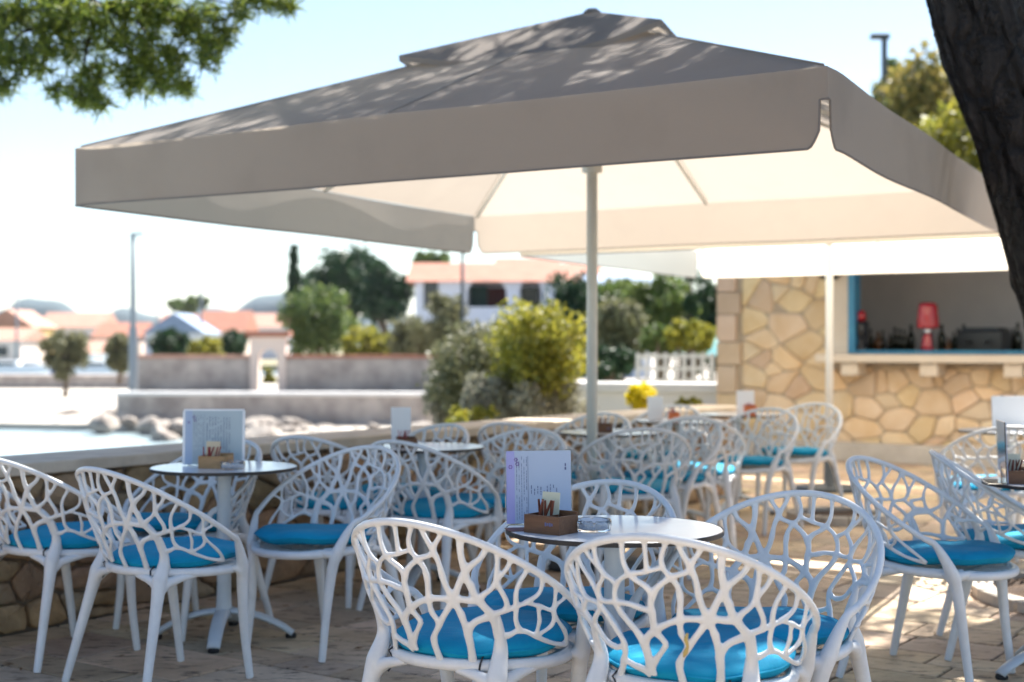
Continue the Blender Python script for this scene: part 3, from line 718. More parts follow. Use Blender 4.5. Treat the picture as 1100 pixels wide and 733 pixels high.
# ---------------------------------------------------------------- bar building
BU=11.12 # face position along A
def Bp(v,z,u=BU): return W(u,v,z)
bar=empty('stone_bar',Bp(2,0),0); tag(bar,'sandy rubble-stone bar building with a wide blue-framed serving opening','building')
br=random.Random(21)
v0,v1=-2.3,9.0; vo0=0.0  # left corner, right end, pilaster start
oz0,oz1=1.10,2.35
k_=(894-550)/F; P_=W(BU,0); vo0=(k_*P_.y-P_.x)/(B.x-k_*B.y)
vop=vo0+.20
rzB=math.atan2(B.y,B.x)
mb=MB(); t=.3
def wb(mb,va,vb,za,zb,ua=0,ub=.3): mb.box(W(BU+(ua+ub)/2,(va+vb)/2,(za+zb)/2),((vb-va),(ub-ua),zb-za),rz=rzB)
wb(mb,v0,vop,-1.6,2.8); wb(mb,vop,v1,-1.6,oz0-.06); wb(mb,vop,v1,oz1,2.8)
wb(mb,v0,v0+.3,-1.6,2.8,.3,4.3); wb(mb,v1-.3,v1,-1.6,2.8,.3,4.3); wb(mb,v0,v1,-1.6,2.8,4.3,4.6)
setlocal(mb.build('wall',M['barmortar']),bar)
tin=lambda r:(lambda g:(g*r.uniform(.98,1.05),g*r.uniform(.92,.99),g*r.uniform(.80,1.0)))(r.uniform(.88,1.14))
mb=MB(); masonry(mb,Bp(v0+.30,0),B,Z,-A,vo0-v0-.30,2.8,.33,.23,br,.006,.024,tin,holes=())
masonry(mb,Bp(vo0,0),B,Z,-A,v1-vo0,oz0-.10,.33,.23,br,.006,.024,tin)
setlocal(mb.build('face_stones',M['barstone'],None,True),bar)
mb=MB(); z=-1.6;k=0
while z<2.78:
    h=br.uniform(.2,.34); h=min(h,2.8-z); w=.30 if k%2 else .24; mb.box(Bp(v0+w/2-.01,z+h/2,BU-.02),(w,.05,h-.012),rz=rzB,bev=.008,tint=tin(br)); z+=h;k+=1
setlocal(mb.build('quoin',M['quoin']),bar)
mb=MB(); wb(mb,vo0,vop-.002,oz0,2.795,-.03,-.002); setlocal(mb.build('pilaster',M['plaster']),bar)
mb=MB(); wb(mb,vop,vop+.075,oz0+.05,oz1,-.045,.12); wb(mb,vop+.075,v1,oz0+.05,oz0+.085,-.045,.12); wb(mb,vop+.075,v1,oz1-.06,oz1,-.045,.12); setlocal(mb.build('opening_frame',M['bluepaint']),bar)
mb=MB(); mb.box(W(BU-.05,(vo0-.05+v1)/2,oz0),((v1-vo0+.05),.62,.085),rz=rzB,bev=.01); setlocal(mb.build('counter',M['plaster']),bar)
vv=vo0+.32
while vv<v1:
    mb=MB(); mb.box(W(BU-.17,vv,oz0-.115),(.19,.28,.14),rz=rzB,bev=.012); setlocal(mb.build('corbel',M['plaster']),bar); vv+=.86
mb=MB(); mb.box(W(BU-.16,(v0+v1)/2,.095),(v1-v0,.30,.19),rz=rzB,bev=.01); setlocal(mb.build('plinth',M['concrete']),bar)
mb=MB(); wb(mb,v0-.2,v1+.2,2.8,2.98,-.25,4.8); setlocal(mb.build('roof',M['concrete']),bar)
mb=MB(); wb(mb,v0+.3,v1-.3,.0,2.79,2.2,2.3); wb(mb,vo0-.9,vo0-.8,.0,2.79,.3,2.2); setlocal(mb.build('back_wall',M['greywall']),bar)
mb=MB(); wb(mb,vop+.1,v1-.3,.2,1.06,1.0,1.5); wb(mb,vop+.1,v1-.3,1.06,1.11,.98,1.5); setlocal(mb.build('back_counter',M['darkmetal']),bar)
# speaker under eave
o=MB().lathe([(0,-.02),(.09,-.02),(.115,.04),(.115,.12),(.06,.20),(0,.21)],n=20).build('wall_lamp',M['black'],None,True,loc=tuple(W(BU-.13,vo0+.02,1.98))); tag(o,'round black lamp fixed high on the bar wall left of the blue frame','lamp')
# appliances inside
def inb(px,dd=.0,u=BU+.15):
    # point on line u=const at image column px
    # W0+A*u+B*v, x/y=(px-550)/F
    k=(px-550)/F; P=W(u,0); v=(k*P.y-P.x)/(B.x-k*B.y); return W(u,v)
cz=oz0+.043
p=inb(997,u=BU+.08)
gr=empty('coffee_grinder',(p.x,p.y,cz),rzB); tag(gr,'tall red tapered machine with dark legs standing on the bar counter','machine')
MB().lathe([(0,.28),(.115,.28),(.118,.30),(.10,.50),(.095,.53),(.06,.55),(0,.55)],n=24).build('red_hopper',M['redgloss'],gr,True)
MB().lathe([(0,.22),(.05,.22),(.05,.28),(0,.28)],n=16).build('collar',M['chrome'],gr,True)
MB().lathe([(0,.02),(.075,.02),(.07,.10),(.05,.20),(.045,.22),(0,.22)],n=20).build('red_body',M['redgloss'],gr,True)
for sx in(-1,1): MB().tube([(sx*.045,-.02,.2),(sx*.085,-.03,.0)],.014,8).build('leg',M['black'],gr)
p=inb(1057,u=BU+.75); mb=MB(); cm=empty('coffee_machine',(p.x,p.y,1.11),rzB); tag(cm,'wide black espresso machine on the bar back counter','machine')
MB().box((0,0,.155),(.50,.34,.27),bev=.02).build('body',M['black'],cm); MB().box((0,-.0,.305),(.40,.3,.03),bev=.01).build('cup_rail',M['darkmetal'],cm)
for sx in(-1,1): MB().tube([(sx*.1,-.2,.17),(sx*.1,-.27,.16),(sx*.1,-.33,.15)],.015,8).build('filter_handle',M['black'],cm)

p=inb(925,u=BU+.10); b1=empty('dark_blender',(p.x,p.y,cz),rzB); tag(b1,'dark machine with a red top at the left end of the bar opening','machine')
MB().lathe([(0,0),(.085,0),(.08,.08),(.05,.12),(.05,.17),(.075,.20),(.085,.34),(.06,.36),(0,.36)],n=18).build('body',M['black'],b1,True); MB().lathe([(0,.36),(.05,.36),(.058,.42),(.04,.47),(0,.48)],n=14).build('red_lid',M['redgloss'],b1,True)
def bottle_mesh(h,r):
    return MB().lathe([(0,0),(r,0),(r,h*.58),(r*.85,h*.66),(r*.35,h*.76),(r*.33,h*.95),(r*.4,h*.955),(r*.4,h),(0,h)],n=12)
bm_=[(bottle_mesh(.30,.038),'b'),(bottle_mesh(.24,.042),'a')]
ms=[bottle_mesh(.30,.038).mesh('bottle'),bottle_mesh(.24,.045).mesh('bottle')]
ms[0].materials.append(M['bottle']); ms[1].materials.append(M['bottle_amber'])
for q in ms: q.polygons.foreach_set('use_smooth',[True]*len(q.polygons))
bs=random.Random(3); pxs=[936,943,949,955,961,966,972,978,1012,1018,1023,1029,1035,1076,1082,1088,1094]
for px in pxs:
    p=inb(px+bs.uniform(-1.5,1.5),u=BU+1.12+bs.uniform(-.05,.25)); o=link('bottle',ms[bs.random()<.35]); o.location=(p.x,p.y,1.1105); s=bs.uniform(.8,1.25); o.scale=(s,s,s)
    tag(o,'dark bottle standing in the row on the back counter inside the bar','bottle','bottles on the bar back counter')

# ---------------------------------------------------------------- trees
def leaves(centers,spread,n,size,rnd,blade=False,aspect=.55):
    C=np.array(centers); k=rnd.integers(0,len(C),n)
    d=rnd.normal(size=(n,3)); d/=np.linalg.norm(d,axis=1)[:,None]; rr=rnd.random(n)**.45
    S=np.array(spread)[k] if np.ndim(spread)>0 else np.full(n,spread)
    P=C[k]+d*(rr*S)[:,None]
    a=rnd.normal(size=(n,3)); a/=np.linalg.norm(a,axis=1)[:,None]; b=np.cross(a,rnd.normal(size=(n,3))); b/=np.linalg.norm(b,axis=1)[:,None]
    s=size*rnd.uniform(.6,1.3,n); a=a*s[:,None]; b=b*(s*aspect)[:,None]
    V=np.stack([P-a*.5,P+b*.5,P+a*.5,P-b*.5],1).reshape(-1,3)
    return V
def leafobj(name,V,m,parent=None,tints=None):
    n=len(V)//4; me=bpy.data.meshes.new(name); me.vertices.add(len(V)); me.vertices.foreach_set('co',V.ravel().astype(np.float32))
    me.loops.add(n*4); me.loops.foreach_set('vertex_index',np.arange(n*4,dtype=np.int32)); me.polygons.add(n); me.polygons.foreach_set('loop_start',np.arange(0,n*4,4,dtype=np.int32)); me.update(calc_edges=True)
    a=me.attributes.new('tint','FLOAT_COLOR','FACE'); t=rng.random(n) if tints is None else tints; a.data.foreach_set('color',np.stack([t,t,t,np.ones(n)],1).ravel().astype(np.float32))
    me.validate(); o=link(name,me,m,parent); return o
def tree(name,loc,h,cz,rx,rz,m,label,cat='tree',n=2500,size=.25,clumps=26,trunk_r=.12,ry=None,group=None,flat=.0,trunkm=None,shape='ball'):
    rnd=np.random.default_rng(abs(hash(label))%10**6 if False else sum(map(ord,label))+int(loc[0]*10))
    root=empty(name,loc); tag(root,label,cat,group); ry=ry or rx
    cs=[];sp=[]
    for i in range(clumps):
        d=rnd.normal(size=3); d/=np.linalg.norm(d); r=rnd.uniform(.35,.85)
        if shape=='cone':
            t=rnd.random(); w=(1-t)**.8; p=(d[0]*rx*.55*w,d[1]*ry*.55*w,cz-rz+2*rz*t); sp.append(rx*(.25+.45*w))
        else:
            p=(d[0]*rx*r,d[1]*ry*r,cz+d[2]*rz*r); sp.append(min(rx,rz)*rnd.uniform(.28,.45))
        cs.append(p)
    V=leaves(cs,np.array(sp),n,size,rnd); 
    # shade by clump: some clumps yellower
    o=leafobj('crown',V,m,root)
    mb=MB(); top=cz; mb.tube([(0,0,-.1),(rx*.04,0,top*.45),(-rx*.03,0,top)],[trunk_r,trunk_r*.8,trunk_r*.4],9)
    for i in range(5):
        e=cs[i*3%len(cs)]; mb.tube([(0,0,top*.5),(e[0]*.5,e[1]*.5,(top*.5+e[2])/2+.1*rz),e],[trunk_r*.5,trunk_r*.35,trunk_r*.15],6)
    mb.build('trunk',trunkm or M['bark_far'],root,True)
    return root
def ptree(name,px,d,zb,ytop,ybot,wpx,m,label,cat='tree',**k):
    """crown spans image rows ytop..ybot and width wpx at distance d, standing on ground zb"""
    zt=H+(HY-ytop)*d/F; zl=H+(HY-ybot)*d/F; rx=wpx*d/F/2
    cz=(zt+zl)/2-zb; rz=(zt-zl)/2
    return tree(name,(gx(px,d),d,zb),zt-zb,cz,rx*1.0,rz*1.0,m,label,cat,**k)
G1=-1.4; G2=-.4
# big foreground pine: trunk
def pine():
    root=empty('pine_tree',PC); tag(root,'dark leaning pine trunk at the right edge with deeply furrowed bark','tree')
    pts=[]
    def cl(z): # centre x (world), left edge picks
        edge=[(-.1,2.93),(0,2.86),(.5,2.72),(1.34,2.486),(1.57,2.417),(1.83,2.35),(2.05,2.29),(2.25,2.235),(2.46,2.15),(2.7,2.07),(2.92,2.01),(3.6,1.82),(4.4,1.6),(5.4,1.3)]
        for (z0,x0),(z1,x1) in zip(edge,edge[1:]):
            if z<=z1: return x0+(x1-x0)*(z-z0)/(z1-z0)
        return edge[-1][1]
    vs=[];fs=[];n=200;k=0;zs=list(np.arange(-.1,5.4,.015)); rr=random.Random(9)
    ridge=np.zeros((len(zs),n))
    r2=np.random.default_rng(5)
    # bark plates: vertical ridges with wandering phase
    for q in range(44):
        a0=r2.uniform(0,2*math.pi); amp=r2.uniform(.022,.045); w=r2.uniform(.035,.08); z0=r2.uniform(-.3,5); L=r2.uniform(.5,2.2); dr=r2.uniform(-.25,.25)
        for i,z in enumerate(zs):
            if abs(z-z0)<L/2:
                a=np.arange(n)*2*math.pi/n; dd=np.abs((a-(a0+dr*(z-z0)+.05*math.sin(z*7+q))+math.pi)%(2*math.pi)-math.pi)
                ridge[i]-=amp*np.exp(-(dd/w)**2)*math.cos(math.pi*(z-z0)/L)**.5
    for q in range(900):
        a0=r2.uniform(0,2*math.pi); z0=r2.uniform(-.1,5.3); amp=r2.uniform(-.020,.016); w=r2.uniform(.02,.08); wz=r2.uniform(.015,.09)
        a=np.arange(n)*2*math.pi/n; dd=np.abs((a-a0+math.pi)%(2*math.pi)-math.pi); g=amp*np.exp(-(dd/w)**2)
        i0=max(0,int((z0-.25+.1)/.015)); i1=min(len(zs),int((z0+.25+.1)/.015)+1)
        for i in range(i0,i1): ridge[i]+=g*math.exp(-((zs[i]-z0)/wz)**2)
    for i,z in enumerate(zs):
        rad=.31-.028*z+ .10*math.exp(-(z+.1)*4)
        cx=cl(z)+.05+rad-PC.x+ (.10*math.exp(-(z+.1)*4)); cy=.0+.02*z
        for j in range(n):
            a=2*math.pi*j/n; r=rad+ridge[i,j]+r2.normal()*.0018
            vs.append((cx+r*math.cos(a),cy+r*math.sin(a),z))
    for i in range(len(zs)-1):
        for j in range(n): fs.append((i*n+j,i*n+(j+1)%n,(i+1)*n+(j+1)%n,(i+1)*n+j))
    mb=MB(); mb.add(vs,fs); mb.build('trunk',M['bark'],root,True)
    top=Vector((cl(5.3)+.16-PC.x,.1,5.3))
    # limbs
    limbs=[]; mb=MB()
    ends=[(-2.0,1.0,6.6),(-1.2,2.4,6.9),(.4,1.6,7.2),(-2.6,3.2,6.4),(1.6,2.6,6.9),(3.0,1.2,6.5),(4.4,2.6,6.6),(3.0,4.2,6.6),(1.0,4.3,6.5),(-.6,4.3,6.7),(4.8,.6,6.4),(2.2,-.2,6.9),(-5.4,1.3,6.3),(4.6,4.2,6.3)]
    for e in ends:
        e=Vector(e);  m=top.lerp(e,.45)+Vector((0,0,.35)); P=[top+Vector((0,0,-.25)),top.lerp(m,.5)+Vector((0,0,.15)),m,e]
        mb.tube(P,[.13,.10,.07,.025],8); limbs.append((m,e))
    # long drooping bough to top left of the picture
    B0=Vector((-5.4,1.3,6.3)); bough=[B0,Vector((-5.6,3.0,5.4)),Vector((-6.0,3.2,4.6)),Vector((-6.35,3.2,4.0)),Vector((-5.9,3.1,3.65)),Vector((-5.3,3.05,3.5))]
    mb.tube(bough,[.05,.045,.04,.03,.02,.010],8)
    mb.tube([bough[3],Vector((-6.7,3.15,3.8)),Vector((-7.1,3.1,3.6))],[.02,.015,.008],6)
    mb.build('limbs',M['bark'],root,True)
    # needle tufts
    rnd=np.random.default_rng(12)
    cen=[]
    for m_,e in limbs:
        for t in np.linspace(.25,1.05,7):
            for _ in range(5): 
                p=m_.lerp(e,t)+Vector((rnd.normal()*.45,rnd.normal()*.42,rnd.normal()*.22)); cen.append(tuple(p))
    cen=np.array(cen)
    def tufts(P,nb,L,w):
        n=len(P)*nb; P=np.repeat(P,nb,0); d=rnd.normal(size=(n,3)); d[:,2]+=.25; d/=np.linalg.norm(d,axis=1)[:,None]
        s=np.cross(d,rnd.normal(size=(n,3))); s/=np.linalg.norm(s,axis=1)[:,None]
        LL=(L*rnd.uniform(.6,1.2,n))[:,None]
        return np.stack([P-s*w*.5,P+s*w*.5,P+d*LL+s*w*.25,P+d*LL-s*w*.25],1).reshape(-1,3)
    K=CROWN_T
    P=cen[rnd.integers(0,len(cen),K)]+rnd.normal(size=(K,3))*np.array([.26,.26,.16])
    # keep the part over the far side open
    world=P+np.array(PC)
    keep=(world[:,1]<11.0)&(world[:,2]>5.0)
    V=tufts(P[keep],16,.15,.020)
    c1=leafobj('crown',V,L_pine,root)
    # visible bough foliage : clumps traced in the picture (px,py,r)
    cl2=[]
    dB=10.05
    for px,py,r in [(15,20,34),(60,15,36),(20,70,30),(55,55,30),(100,30,34),(95,85,22),(85,105,18),(105,108,14),(140,20,34),(135,60,30),(150,88,24),(180,15,34),(175,60,30),(185,85,20),(215,25,28),(225,55,24),(245,35,18),(200,95,10),(260,8,20),(290,3,16),(310,8,8),(-20,40,40),(-30,80,34),(60,100,10),(5,95,14)]:
        q=at(px,py,dB)-PC; cl2.append((q,r*dB/F))
    PP=[]
    for q,r in cl2:
        k=int(34*(r/.2)**2)+6
        d=rnd.normal(size=(k,3)); d/=np.linalg.norm(d,axis=1)[:,None]; PP.append(np.array(q)+d*(rnd.random((k,1))**.5)*r*np.array([1,1.3,.85]))
    PP=np.concatenate(PP); V=tufts(PP,18,.10,.012)
    leafobj('bough_needles',V,L_pine,root)
    mb=MB()
    for q,r in cl2[::2]: 
        mb.tube([Vector((-5.9,3.1,3.65)).lerp(q,.1),Vector((-5.9,3.1,3.65)).lerp(q,.6)+Vector((0,0,.1)),q],[.018,.012,.005],6)
    mb.build('twigs',M['bark'],root,True)
CROWN_T=4700
pine()
o=leafobj('fallen_leaves',np.array([tuple(v) for v in FALLEN]),mat('dry_leaf',(.20,.11,.05),.8)); tag(o,kind='stuff')

gb='trees and shrubs behind the terrace'
ptree('shrub',560,15.5,-1.0,392,470,165,L_dusty,'big dusty grey-green bush right behind the low wall, left of the pole','shrub',n=15000,size=.06,clumps=90,trunk_r=.04,ry=1.0,group=gb)
ptree('shrub',580,15.2,-1.0,316,430,128,L_lime,'tall yellow-green leafy shrub rising above the dusty bush beside the pole','shrub',n=9000,size=.062,clumps=64,trunk_r=.03,ry=.7,group=gb)
ptree('shrub',512,17.5,-1.0,345,452,120,L_olive,'olive-brown bush left of the dusty bush','shrub',n=9000,size=.07,clumps=60,trunk_r=.04,group=gb)
ptree('shrub',478,19,-1.2,385,462,60,L_dusty,'greyish low bush at the left foot of the olive-brown bush','shrub',n=5000,size=.07,clumps=40,trunk_r=.03,group=gb)
ptree('shrub',505,14.2,-1.0,432,470,70,L_lime,'low yellow-green plant just over the wall cap at centre','shrub',n=1300,size=.06,clumps=16,trunk_r=.02,group=gb)
ptree('shrub',687,14.6,-.6,404,448,34,L_yellow,'small bright yellow shrub right of the front umbrella pole','shrub',n=1500,size=.055,clumps=22,trunk_r=.02,group=gb)
ptree('shrub',738,15.0,-.6,427,446,50,L_lime,'low lime-green ground plant left of the bar corner','shrub',n=900,size=.06,clumps=12,trunk_r=.02,group=gb)
ptree('olive_tree',665,27,-.2,315,410,66,L_olive,'grey-green olive tree just right of the front umbrella pole',n=6500,size=.11,clumps=60,group=gb)
ptree('olive_tree',708,32,-.2,292,372,92,L_mid,'rounded mid-green tree behind the olive, right of the pole',n=9000,size=.13,clumps=70,group=gb)
ptree('cypress_tree',742,31,-.2,278,395,26,L_dark,'thin dark cypress just left of the bar corner',n=3500,size=.12,clumps=30,shape='cone',group=gb)
ptree('tree',764,36,-.2,280,405,56,L_dark,'dark tree close beside the bar corner',n=6500,size=.15,clumps=50,group=gb)
ptree('tree',612,36,-.4,290,412,80,L_dark,'dark tree behind the front umbrella pole',n=8000,size=.16,clumps=60,group=gb)
ptree('tree',655,44,-.4,294,360,80,L_mid,'far green tree top between house and bar',n=5500,size=.18,clumps=50,group=gb)
ptree('tree',730,46,-.4,300,390,90,L_dark,'dark green tree filling the gap above the hedge',n=6500,size=.2,clumps=56,group=gb)
ptree('shrub',712,24,-.2,348,384,60,L_mid,'clipped green hedge bush behind the white railing','shrub',n=5000,size=.075,clumps=44,ry=.8,group=gb)
ptree('shrub',742,22.5,-.2,342,382,64,L_lime,'light lime-green bush behind the railing beside the bar corner','shrub',n=5000,size=.075,clumps=44,ry=.8,group=gb)
ptree('shrub',655,23,-.2,372,412,70,L_dark,'low dark shrub right of the pole at the foot of the olive','shrub',n=4000,size=.08,clumps=40,ry=.8,group=gb)
ptree('shrub',342,64,-.4,306,390,80,L_mid,'round sunlit olive-green tree above the left end of the garden wall','tree',n=5500,size=.28,clumps=60,group=gb)
ptree('pine_tree',375,92,-.4,262,352,86,L_dark,'large dark green tree left of the white house',n=9000,size=.42,clumps=60,trunk_r=.3,group=gb)
ptree('pine_tree',412,88,-.4,276,350,62,L_dark,'dark green tree touching the left side of the white house',n=6000,size=.4,clumps=46,trunk_r=.3,group=gb)
ptree('cypress_tree',316,95,-.4,264,345,24,L_dark,'narrow dark cypress at the left of the dark trees',n=3000,size=.4,clumps=24,shape='cone',trunk_r=.2,group=gb)
ptree('tree',335,98,-.4,288,345,40,L_dark,'low dark tree between the cypress and the large dark tree',n=3000,size=.4,clumps=24,trunk_r=.2,group=gb)
ptree('shrub',395,61,-.4,350,392,78,L_lime,'yellow-green hedge shrub over the garden wall','shrub',n=4000,size=.22,clumps=44,group=gb)
ptree('shrub',446,58,-.4,336,392,62,L_olive,'olive-grey shrub at the right end of the garden wall','shrub',n=4000,size=.22,clumps=40,group=gb)
ptree('shrub',478,50,-.4,306,395,52,L_olive,'brownish tall shrub in front of the white house wall','shrub',n=3500,size=.2,clumps=36,group=gb)
ptree('shrub',540,42,-.4,350,410,80,L_olive,'dusty bush below the house balcony','shrub',n=4500,size=.17,clumps=44,group=gb)
ptree('shrub',500,34,-.8,372,430,80,L_olive,'pale olive bush below the street lamp','shrub',n=5000,size=.14,clumps=50,group=gb)
ptree('tree',465,110,-.4,268,300,60,L_mid,'green treetops showing above the left roof end of the house',n=2500,size=.5,clumps=26,trunk_r=.2,group=gb)
gl='trees by the far shore'
ptree('shore_tree',55,71,G1,372,404,32,L_mid,'left crown lobe of the small shore tree standing alone by the water',n=1,size=.01,clumps=3) if False else None
tr_=ptree('shore_tree',70,71,G1,347,408,54,L_olive,'small lone tree with two lobed crown on the pale shore at left',n=3200,size=.26,clumps=22,trunk_r=.14,group=gl)
ptree('tree',128,66,-.5,356,402,34,L_olive,'olive-yellow tree just left of the grey lamp pole',n=2500,size=.26,clumps=22,group=gl)
ptree('tree',182,72,-.4,352,388,58,L_dark,'dark rounded bush row behind the garden wall right of the lamp pole',n=3500,size=.28,clumps=34,group=gl)
ptree('tree',222,68,-.4,362,390,58,L_lime,'bright lime shrub behind the garden wall near the arch',n=3000,size=.25,clumps=34,group=gl)
ptree('tree',252,74,-.4,352,390,36,L_dark,'dark bush just left of the garden arch',n=2500,size=.28,clumps=24,group=gl)
ptree('tree',203,260,-1,318,338,58,L_mid,'far green tree clump above the village roofs',n=2500,size=1.1,clumps=26,trunk_r=.4,group=gl)
ptree('tree',290,60,-.5,386,420,16,L_lime,'green plant seen through the garden arch',n=700,size=.2,clumps=10,group=gl)
# trees behind bar, above umbrella at right
gt='trees rising behind the front umbrella at right'
ptree('tall_tree',992,30,-.2,50,230,116,L_gold,'yellow-green treetop showing above the umbrella just left of the leaning trunk',n=9000,size=.17,clumps=80,trunk_r=.16,group=gt)
ptree('tall_tree',1035,26,-.2,90,255,120,L_lime,'sunlit lime treetop touching the leaning trunk above the umbrella',n=7000,size=.15,clumps=70,trunk_r=.16,group=gt)
ptree('tall_tree',955,33,-.2,60,150,44,L_mid,'darker thin treetop beneath the flood lamp',n=1600,size=.16,clumps=24,trunk_r=.14,group=gt)
lp=empty('flood_lamp',at(950,370,32)-Vector((0,0,H+.2))); tag(lp,'black flood lamp on a thin post above the treetops at upper right','lamp')
zz=H+(HY-42)*32/F+.2
MB().tube([(0,0,0),(0,0,zz)],.07,8).build('post',M['darkmetal'],lp); MB().box((-.1,0,zz+.05),(.42,.2,.12),bev=.02).build('lamp_head',M['darkmetal'],lp)

# ---------------------------------------------------------------- far setting
mb=MB(); mb.add([(-4000,-200,-1.62),(4000,-200,-1.62),(4000,5000,-1.62),(-4000,5000,-1.62)],[(0,1,2,3)]); o=mb.build('sea_water',M['water']); tag(o,kind='structure')
def ground(name,poly,z,m,zb=-2.4):
    n=len(poly); mb=MB(); mb.add([(x,y,z) for x,y in poly]+[(x,y,zb) for x,y in poly],[tuple(range(n))]+[(i,i+n,(i+1)%n+n,(i+1)%n) for i in range(n)]); o=mb.build(name,m); tag(o,kind='structure'); return o
ground('shore',[(-60,52),(-25,50),(-13,47),(-10.2,44),(-7,40),(-4.5,35),(-1,30),(0,26),(2,20),(60,20),(60,300),(-2,130),(-10,96),(-19,88),(-60,84)],G1,M['sand'])
ground('path_terrace',[(-13.2,48.3),(-3.0,47.6),(30,40),(60,46),(60,400),(3,140),(-14,70)],G2,M['sand'],-2.3)
ground('garden_ground',[(-1.5,14.5),(1.9,11.9),(2.2,16.9),(14,10),(60,10),(60,42),(0.5,42),(-2.5,28)],-.55,M['gravel'],-2.2)
ground('far_land',[(-900,170),(-70,160),(-30,150),(5,140),(900,140),(900,3000),(-900,3000)],-.9,M['gravel'],-2.5)
# quay
mb=MB(); mb.box((-28,87,-1.05),(32,3,.9),rz=-.03,bev=.03); o=mb.build('quay',M['grywall']); tag(o,'low dark stone quay along the water at the far left','quay')
# hills
def hill(cx,cy,w,h,name):
    mb=MB(); n=40; vs=[];fs=[]
    r=random.Random(int(cx+h)); ph=[r.uniform(0,6) for _ in range(3)]
    for i in range(n+1):
        t=i/n*2-1
        for j in range(5):
            s=j/4; hh=h*max(0,(1-t*t))**1.3*(1-(s*2-1)**2)*(1+.10*math.sin(5*t+ph[0])+.06*math.sin(11*t+ph[1]))
            vs.append((cx+t*w/2,cy+s*w*.4,-1+hh))
    for i in range(n):
        for j in range(4): fs.append((i*5+j,(i+1)*5+j,(i+1)*5+j+1,i*5+j+1))
    mb.add(vs,fs); o=mb.build(name,M['hill'],None,True); tag(o,kind='structure')
for px,yt,wpx,d in((78,322,170,1500),(20,333,260,1200),(170,334,160,1700),(315,314,190,1400),(240,334,240,1900),(420,336,400,2000),(700,338,500,2100)):
    hill(gx(px,d*1.1),d,wpx*d/F*1.15,(HY-yt)*d*1.12/F*.93,'hill')
# walls of the garden
def wallseg(name,x0,y0,x1,y1,z0,z1,th,m,capm,label,capo=.06,caph=.12,cat='wall',group=None):
    L=math.hypot(x1-x0,y1-y0); rz=math.atan2(y1-y0,x1-x0); r=empty(name,((x0+x1)/2,(y0+y1)/2,z0),rz); tag(r,label,cat,group)
    MB().box((0,0,(z1-z0)/2-.1),(L,th,z1-z0+.2)).build('wall_body',m,r)
    if capm: MB().box((0,0,z1-z0+caph/2),(L+capo,th+capo*2,caph),bev=.02).build('coping',capm,r)
    return r
wallseg('retaining_wall',gx(128,47.5),47.5,gx(462,46.8),46.8,G1,G2-.05,.5,M['grywall'],M['whitewall'],'long low grey retaining wall with a pale coping above the shore rocks')
wallseg('garden_wall',gx(148,50.2),50.2,gx(270,50.4),50.4,G2,.76,.35,M['grywall'],M['tilepale'],'grey stone garden wall left of the arch, with reddish coping')
wallseg('garden_wall',gx(307,50.4),50.4,gx(472,50),50,G2,.76,.35,M['grywall'],M['tile'],'grey stone garden wall right of the arch, with reddish coping')
# arch
ar=empty('garden_arch',(gx(289,50.4),50.4,G2),0); tag(ar,'pinkish garden gateway arch with a tiled top between the garden walls','arch')
mb=MB(); wA=38*50.4/F; hA=(HY-362)*50.4/F+H-G2
iw=wA*.27; ih=hA*.60; N_=12; prof=[(-wA/2,0),(-iw,0),(-iw,ih)]+[(-iw*math.cos(math.pi*i/N_),ih+iw*math.sin(math.pi*i/N_)) for i in range(1,N_)]+[(iw,ih),(iw,0),(wA/2,0),(wA/2,hA),(-wA/2,hA)]
k=len(prof); bm=bmesh.new(); f1=[bm.verts.new((x,-.25,z)) for x,z in prof]; bm.faces.new(f1); e=bmesh.ops.extrude_face_region(bm,geom=list(bm.faces)); bmesh.ops.translate(bm,verts=[v for v in e['geom'] if isinstance(v,bmesh.types.BMVert)],vec=(0,.5,0)); bmesh.ops.triangulate(bm,faces=[f for f in bm.faces if len(f.verts)>4])
me=bpy.data.meshes.new('piers'); bm.to_mesh(me); bm.free(); link('piers',me,M['pinkwall'],ar)
MB().box((0,0,hA+.1),(wA+.3,.8,.2),bev=.03).build('tiled_top',M['tile'],ar)
# shore rocks
def rock(x,y,z,s,seed):
    r=np.random.default_rng(seed); bm=bmesh.new(); bmesh.ops.create_icosphere(bm,subdivisions=2,radius=1)
    ax=r.uniform(.7,1.2,3); pl=[(r.normal(size=3)) for _ in range(6)]
    for v in bm.verts:
        c=np.array(v.co)
        for p in pl:
            q=p/np.linalg.norm(p); dd=c@q
            if dd>.62: c=c-q*(dd-.62)
        v.co=Vector(c*ax*[1,1,.6])*s
    me=bpy.data.meshes.new('boulder'); bm.to_mesh(me); bm.free(); o=link('boulder',me,M['rock']); o.location=(x,y,z); return o
rr=random.Random(17)
for i in range(46):
    px=rr.uniform(108,470); d=rr.uniform(40,46.5) if px<330 else rr.uniform(36,46); 
    if px<175: d=rr.uniform(44,49)
    o=rock(gx(px,d),d,G1+rr.uniform(-.15,.1),rr.uniform(.25,.75),i); tag(o,'grey boulder among the rocks lying below the retaining wall','rock','boulders below the retaining wall')
o=rock(gx(72,54),54,G1-.05,.65,77); tag(o,'single dark boulder on the shore edge at the far left','rock')
o=rock(gx(128,52),52,G1,.8,78); tag(o,'isolated grey boulder on the pale shore left of the rock pile','rock')
